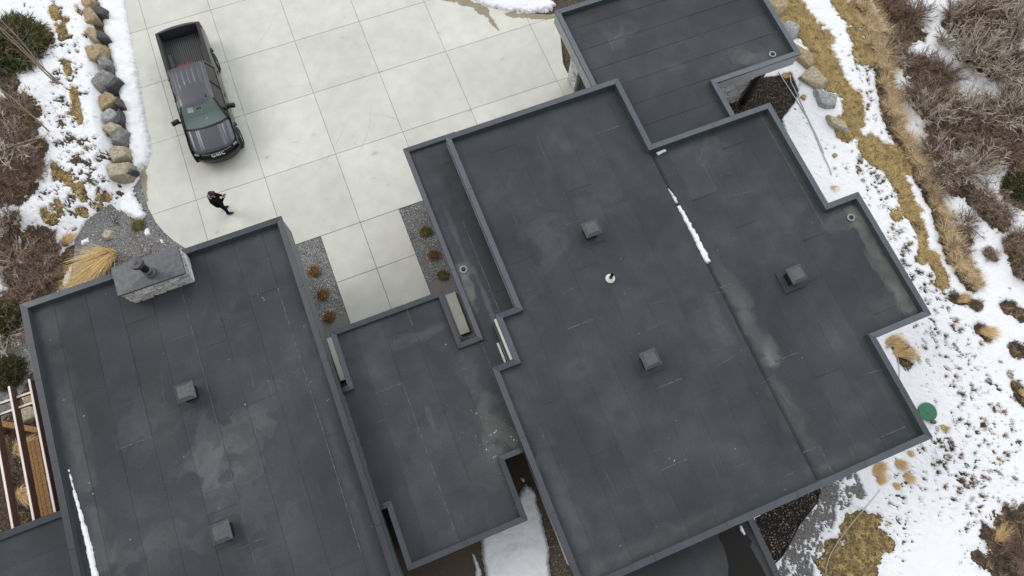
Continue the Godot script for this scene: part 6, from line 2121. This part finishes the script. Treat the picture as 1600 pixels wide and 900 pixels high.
func person() -> void:
	var o := thing("person", V3(Vector2(-5.97, -14.71)), "person in black jacket and dark jeans on the driveway, looking down at a phone", "person")
	o.rotation.y = 0.12
	var jk := Color(0.008, 0.008, 0.009)
	var jn := Color(0.012, 0.017, 0.035)
	var sh := Color(0.04, 0.04, 0.042)
	var sk := Color(0.50, 0.29, 0.22)
	var body := MB.new()
	var B: Array = []
	# x forward, z to the person's right
	B.append([Vector3(-0.02, 0.96, -0.05), Vector3(-0.02, 0.96, 0.05), 0.15, 0.15, jk])
	B.append([Vector3(-0.02, 0.92, -0.05), Vector3(-0.05, 1.30, -0.09), 0.18, 0.185, jk])
	B.append([Vector3(-0.02, 0.92, 0.05), Vector3(-0.05, 1.30, 0.09), 0.18, 0.185, jk])
	B.append([Vector3(-0.05, 1.30, -0.09), Vector3(-0.05, 1.30, 0.09), 0.14, 0.14, jk])
	B.append([Vector3(-0.05, 1.42, -0.14), Vector3(-0.05, 1.42, 0.14), 0.105, 0.105, jk])
	B.append([Vector3(-0.04, 1.44, 0), Vector3(-0.01, 1.53, 0), 0.065, 0.058, sk])
	for s: float in [-1.0, 1.0]:
		var fwd := 0.06 if s > 0 else -0.02
		var hip := Vector3(-0.01, 0.92, s * 0.095)
		var kn := Vector3(0.03 + fwd * 0.6, 0.50, s * 0.12)
		var an := Vector3(-0.02 + fwd, 0.10, s * 0.15)
		B.append([hip, kn, 0.112, 0.078, jn])
		B.append([kn, an, 0.076, 0.06, jn])
		B.append([an + Vector3(-0.02, -0.045, 0), an + Vector3(0.10, -0.055, s * 0.02), 0.045, 0.046, sh])
		B.append([an + Vector3(0.10, -0.058, s * 0.02), an + Vector3(0.18, -0.066, s * 0.035), 0.042, 0.034, sh])
		var shd := Vector3(-0.05, 1.41, s * 0.20)
		var el := Vector3(0.02, 1.13, s * 0.27)
		var wr := Vector3(0.27, 1.17, s * 0.075 + 0.02)
		B.append([shd, el, 0.092, 0.075, jk])
		B.append([el, wr, 0.072, 0.05, jk])
	flesh(body, B, 0.05, 0.018)
	# head with face, on its own finer grid
	var H: Array = []
	var hc := Vector3(0.035, 1.625, 0)
	var tilt := Basis(Vector3(0, 0, 1), -0.8)
	var hp := func(x: float, y: float, z: float) -> Vector3: return hc + tilt * Vector3(x, y, z)
	H.append([hp.call(-0.02, 0.03, 0), hp.call(0.01, 0.035, 0), 0.092, 0.086, sk])
	H.append([hp.call(0.03, -0.04, 0), hp.call(0.045, -0.085, 0), 0.066, 0.045, sk])
	H.append([hp.call(0.085, 0.0, 0), hp.call(0.108, -0.025, 0), 0.012, 0.017, sk])
	H.append([hp.call(0.078, -0.062, -0.018), hp.call(0.078, -0.062, 0.018), 0.012, 0.012, Color(0.38, 0.16, 0.13)])
	for s: float in [-1.0, 1.0]:
		H.append([hp.call(-0.005, 0.012, s * 0.086), hp.call(-0.012, -0.03, s * 0.082), 0.017, 0.011, sk])
		H.append([hp.call(0.078, 0.008, s * 0.032), hp.call(0.08, 0.008, s * 0.032), 0.013, 0.012, Color(0.05, 0.04, 0.035)])
	H.append([hp.call(-0.01, -0.05, 0), Vector3(-0.03, 1.47, 0), 0.058, 0.062, sk])
	flesh(body, H, 0.018, 0.008)
	# hands: palm, four unequal fingers curled round the phone, thumb from the side of the palm
	for s: float in [-1.0, 1.0]:
		var wr := Vector3(0.27, 1.17, s * 0.075 + 0.02)
		var f := Vector3(0.9, 0.25, -s * 0.28).normalized()
		var up := Vector3(-0.25, 0.97, 0).normalized()
		var sd := f.cross(up) * s
		var G: Array = [[wr - f * 0.03, wr + f * 0.02, 0.034, 0.03, sk], [wr + f * 0.025 - sd * 0.02, wr + f * 0.085 - sd * 0.026, 0.019, 0.016, sk], [wr + f * 0.025 + sd * 0.015, wr + f * 0.085 + sd * 0.026, 0.019, 0.016, sk], [wr + f * 0.03, wr + f * 0.088, 0.019, 0.016, sk]]
		for k in 4:
			var r0 := wr + f * 0.085 + sd * (k - 1.5) * 0.0205
			var l: float = [0.038, 0.046, 0.043, 0.033][k]
			var q1 := r0 + (f * 0.85 + up * 0.1 - sd * 0.05).normalized() * l
			var q2 := q1 + (f * 0.35 + up * 0.9).normalized() * l * 0.72
			var q3 := q2 + (up * 0.7 - f * 0.6).normalized() * l * 0.55
			G.append([r0, q1, 0.0098, 0.009, sk])
			G.append([q1, q2, 0.009, 0.0083, sk])
			G.append([q2, q3, 0.0083, 0.0072, sk])
		var t0 := wr + f * 0.03 + sd * -0.032 + up * 0.004
		var t1 := t0 + (f * 0.6 - sd * 0.5 + up * 0.6).normalized() * 0.042
		var t2 := t1 + (f * 0.8 + up * 0.5 + sd * 0.2).normalized() * 0.034
		G.append([wr + f * 0.01 - sd * 0.012, t0, 0.018, 0.014, sk])
		G.append([t0, t1, 0.0125, 0.0105, sk])
		G.append([t1, t2, 0.0105, 0.0085, sk])
		flesh(body, G, 0.008, 0.005)
	body.smooth()
	var skin := mat(Color(1, 1, 1), 0.95, 0.0, true)
	skin.metallic_specular = 0.15
	obj("body", body, skin, o)
	var hair := MB.new()
	var hcol := Color(0.022, 0.014, 0.011)
	flesh(hair, [[hp.call(-0.03, 0.05, 0), hp.call(0.02, 0.065, 0), 0.092, 0.08, hcol], [hp.call(-0.055, 0.0, 0), hp.call(-0.05, -0.03, 0), 0.07, 0.06, hcol], [hp.call(0.03, 0.085, -0.03), hp.call(0.03, 0.085, 0.03), 0.045, 0.045, hcol]], 0.03, 0.009)
	hair.smooth()
	obj("hair", hair, mat(Color(1, 1, 1), 0.7, 0.0, true), o)
	var cl := MB.new()
	var ring_p := []
	var ring_r := []
	for i in 15:
		var w := lerpf(0.35, TAU - 0.35, i / 14.0)
		ring_p.append(Vector3(-0.035 + 0.105 * cos(w), 1.495 - 0.035 * cos(w), 0.115 * sin(w)))
		ring_r.append(0.017)
	cl.tube(ring_p, ring_r, 8)
	obj("collar", cl, mat(Color(0.72, 0.60, 0.56), 0.8), o)
	var ph := MB.new()
	var at: Vector3 = o.transform * Vector3(0.375, 1.235, 0.02)
	ph.box(Transform3D(Basis(Vector3.UP, 0.12) * Basis(Vector3(0, 0, 1), 0.45), at), Vector3(0.15, 0.009, 0.075), 0.002)
	tag(obj("phone", ph, mat(Color(0.03, 0.03, 0.035), 0.2)), "dark phone held in the hands of the person on the driveway", "phone")

# ----------------------------------------------------------------
func sky_cover() -> ImageTexture:   # an overcast sky: soft cloud, a little brighter on the sun's side
	var w := 512
	var h := 256
	var f := noise(1.3, 900, 4)
	var im := Image.create(w, h, false, Image.FORMAT_RGBAF)
	var sun := Vector3(-0.62, 0.62, -0.48).normalized()
	for y in h:
		for x in w:
			var th := PI * (y + 0.5) / h
			var ph := TAU * (x + 0.5) / w
			var d := Vector3(sin(th) * -sin(ph), cos(th), sin(th) * -cos(ph))
			var v := 0.66 + 0.18 * f.get_noise_3d(d.x, d.y * 2.0, d.z) + 1.6 * pow(maxf(0.0, d.dot(sun)), 5.0)
			im.set_pixel(x, y, Color(v * 0.975, v * 0.99, v * 1.02, 1.0))
	return ImageTexture.create_from_image(im)

func _ready() -> void:
	# camera: a drone 26 m up, tipped 17.5 degrees from straight down
	var cam := Camera3D.new()
	cam.name = "camera"
	cam.fov = 45.9275
	cam.near = 0.5
	cam.far = 2000.0
	cam.transform = Transform3D(Basis(Vector3(0.928167, 0.030526, 0.37091), Vector3(0.345484, 0.299874, -0.889222), Vector3(-0.13837, 0.95349, 0.267787)).orthonormalized(), Vector3(0, 26.2, 0))
	add_child(cam)
	cam.current = true
	var env := Environment.new()
	env.background_mode = Environment.BG_SKY
	var sm := ProceduralSkyMaterial.new()
	sm.sky_top_color = Color(0, 0, 0)
	sm.sky_horizon_color = Color(0, 0, 0)
	sm.ground_bottom_color = Color(0.42, 0.42, 0.42)
	sm.ground_horizon_color = Color(0.6, 0.6, 0.62)
	sm.sky_cover = sky_cover()
	sm.energy_multiplier = 1.0
	var sky := Sky.new()
	sky.sky_material = sm
	env.sky = sky
	env.tonemap_mode = Environment.TONE_MAPPER_LINEAR
	env.tonemap_exposure = 1.18
	env.sdfgi_enabled = true
	env.ssao_enabled = true
	env.ssil_enabled = true
	var we := WorldEnvironment.new()
	we.name = "world_environment"
	we.environment = env
	add_child(we)
	var sun := DirectionalLight3D.new()
	sun.name = "sun"
	sun.light_energy = 0.28
	sun.light_color = Color(1.0, 0.98, 0.95)
	sun.light_angular_distance = 24.0
	sun.shadow_enabled = true
	sun.look_at_from_position(Vector3(-0.62, 0.75, -0.48) * 50.0, Vector3.ZERO)
	add_child(sun)

	DRIVE = packed([Vector2(-8.12, -30.27), Vector2(-8.25, -26.82), Vector2(-8.36, -24.65), Vector2(-8.56, -21.90), Vector2(-8.85, -19.32), Vector2(-8.98, -18.01), Vector2(-8.91, -17.48), Vector2(-8.94, -16.73), Vector2(-8.90, -15.98), Vector2(-8.77, -15.28), Vector2(-8.56, -14.72), Vector2(-8.27, -14.19), Vector2(-7.96, -13.77), Vector2(-7.60, -13.39), Vector2(-6.2, -12.28), Vector2(9.9, -12.28), Vector2(9.9, -16.4), Vector2(10.77, -19.02), Vector2(10.34, -19.07), Vector2(9.58, -19.43), Vector2(8.65, -19.89), Vector2(7.82, -20.46), Vector2(7.26, -21.24), Vector2(6.88, -22.78), Vector2(7.10, -24.71)])
	materials()
	rasterise()
	build_ground()
	slabs()
	beds()
	build_house()
	roof_vents()
	rocks()
	drifts()
	truck()
	garden_things()
	person()
	plants()
	ground_cover()
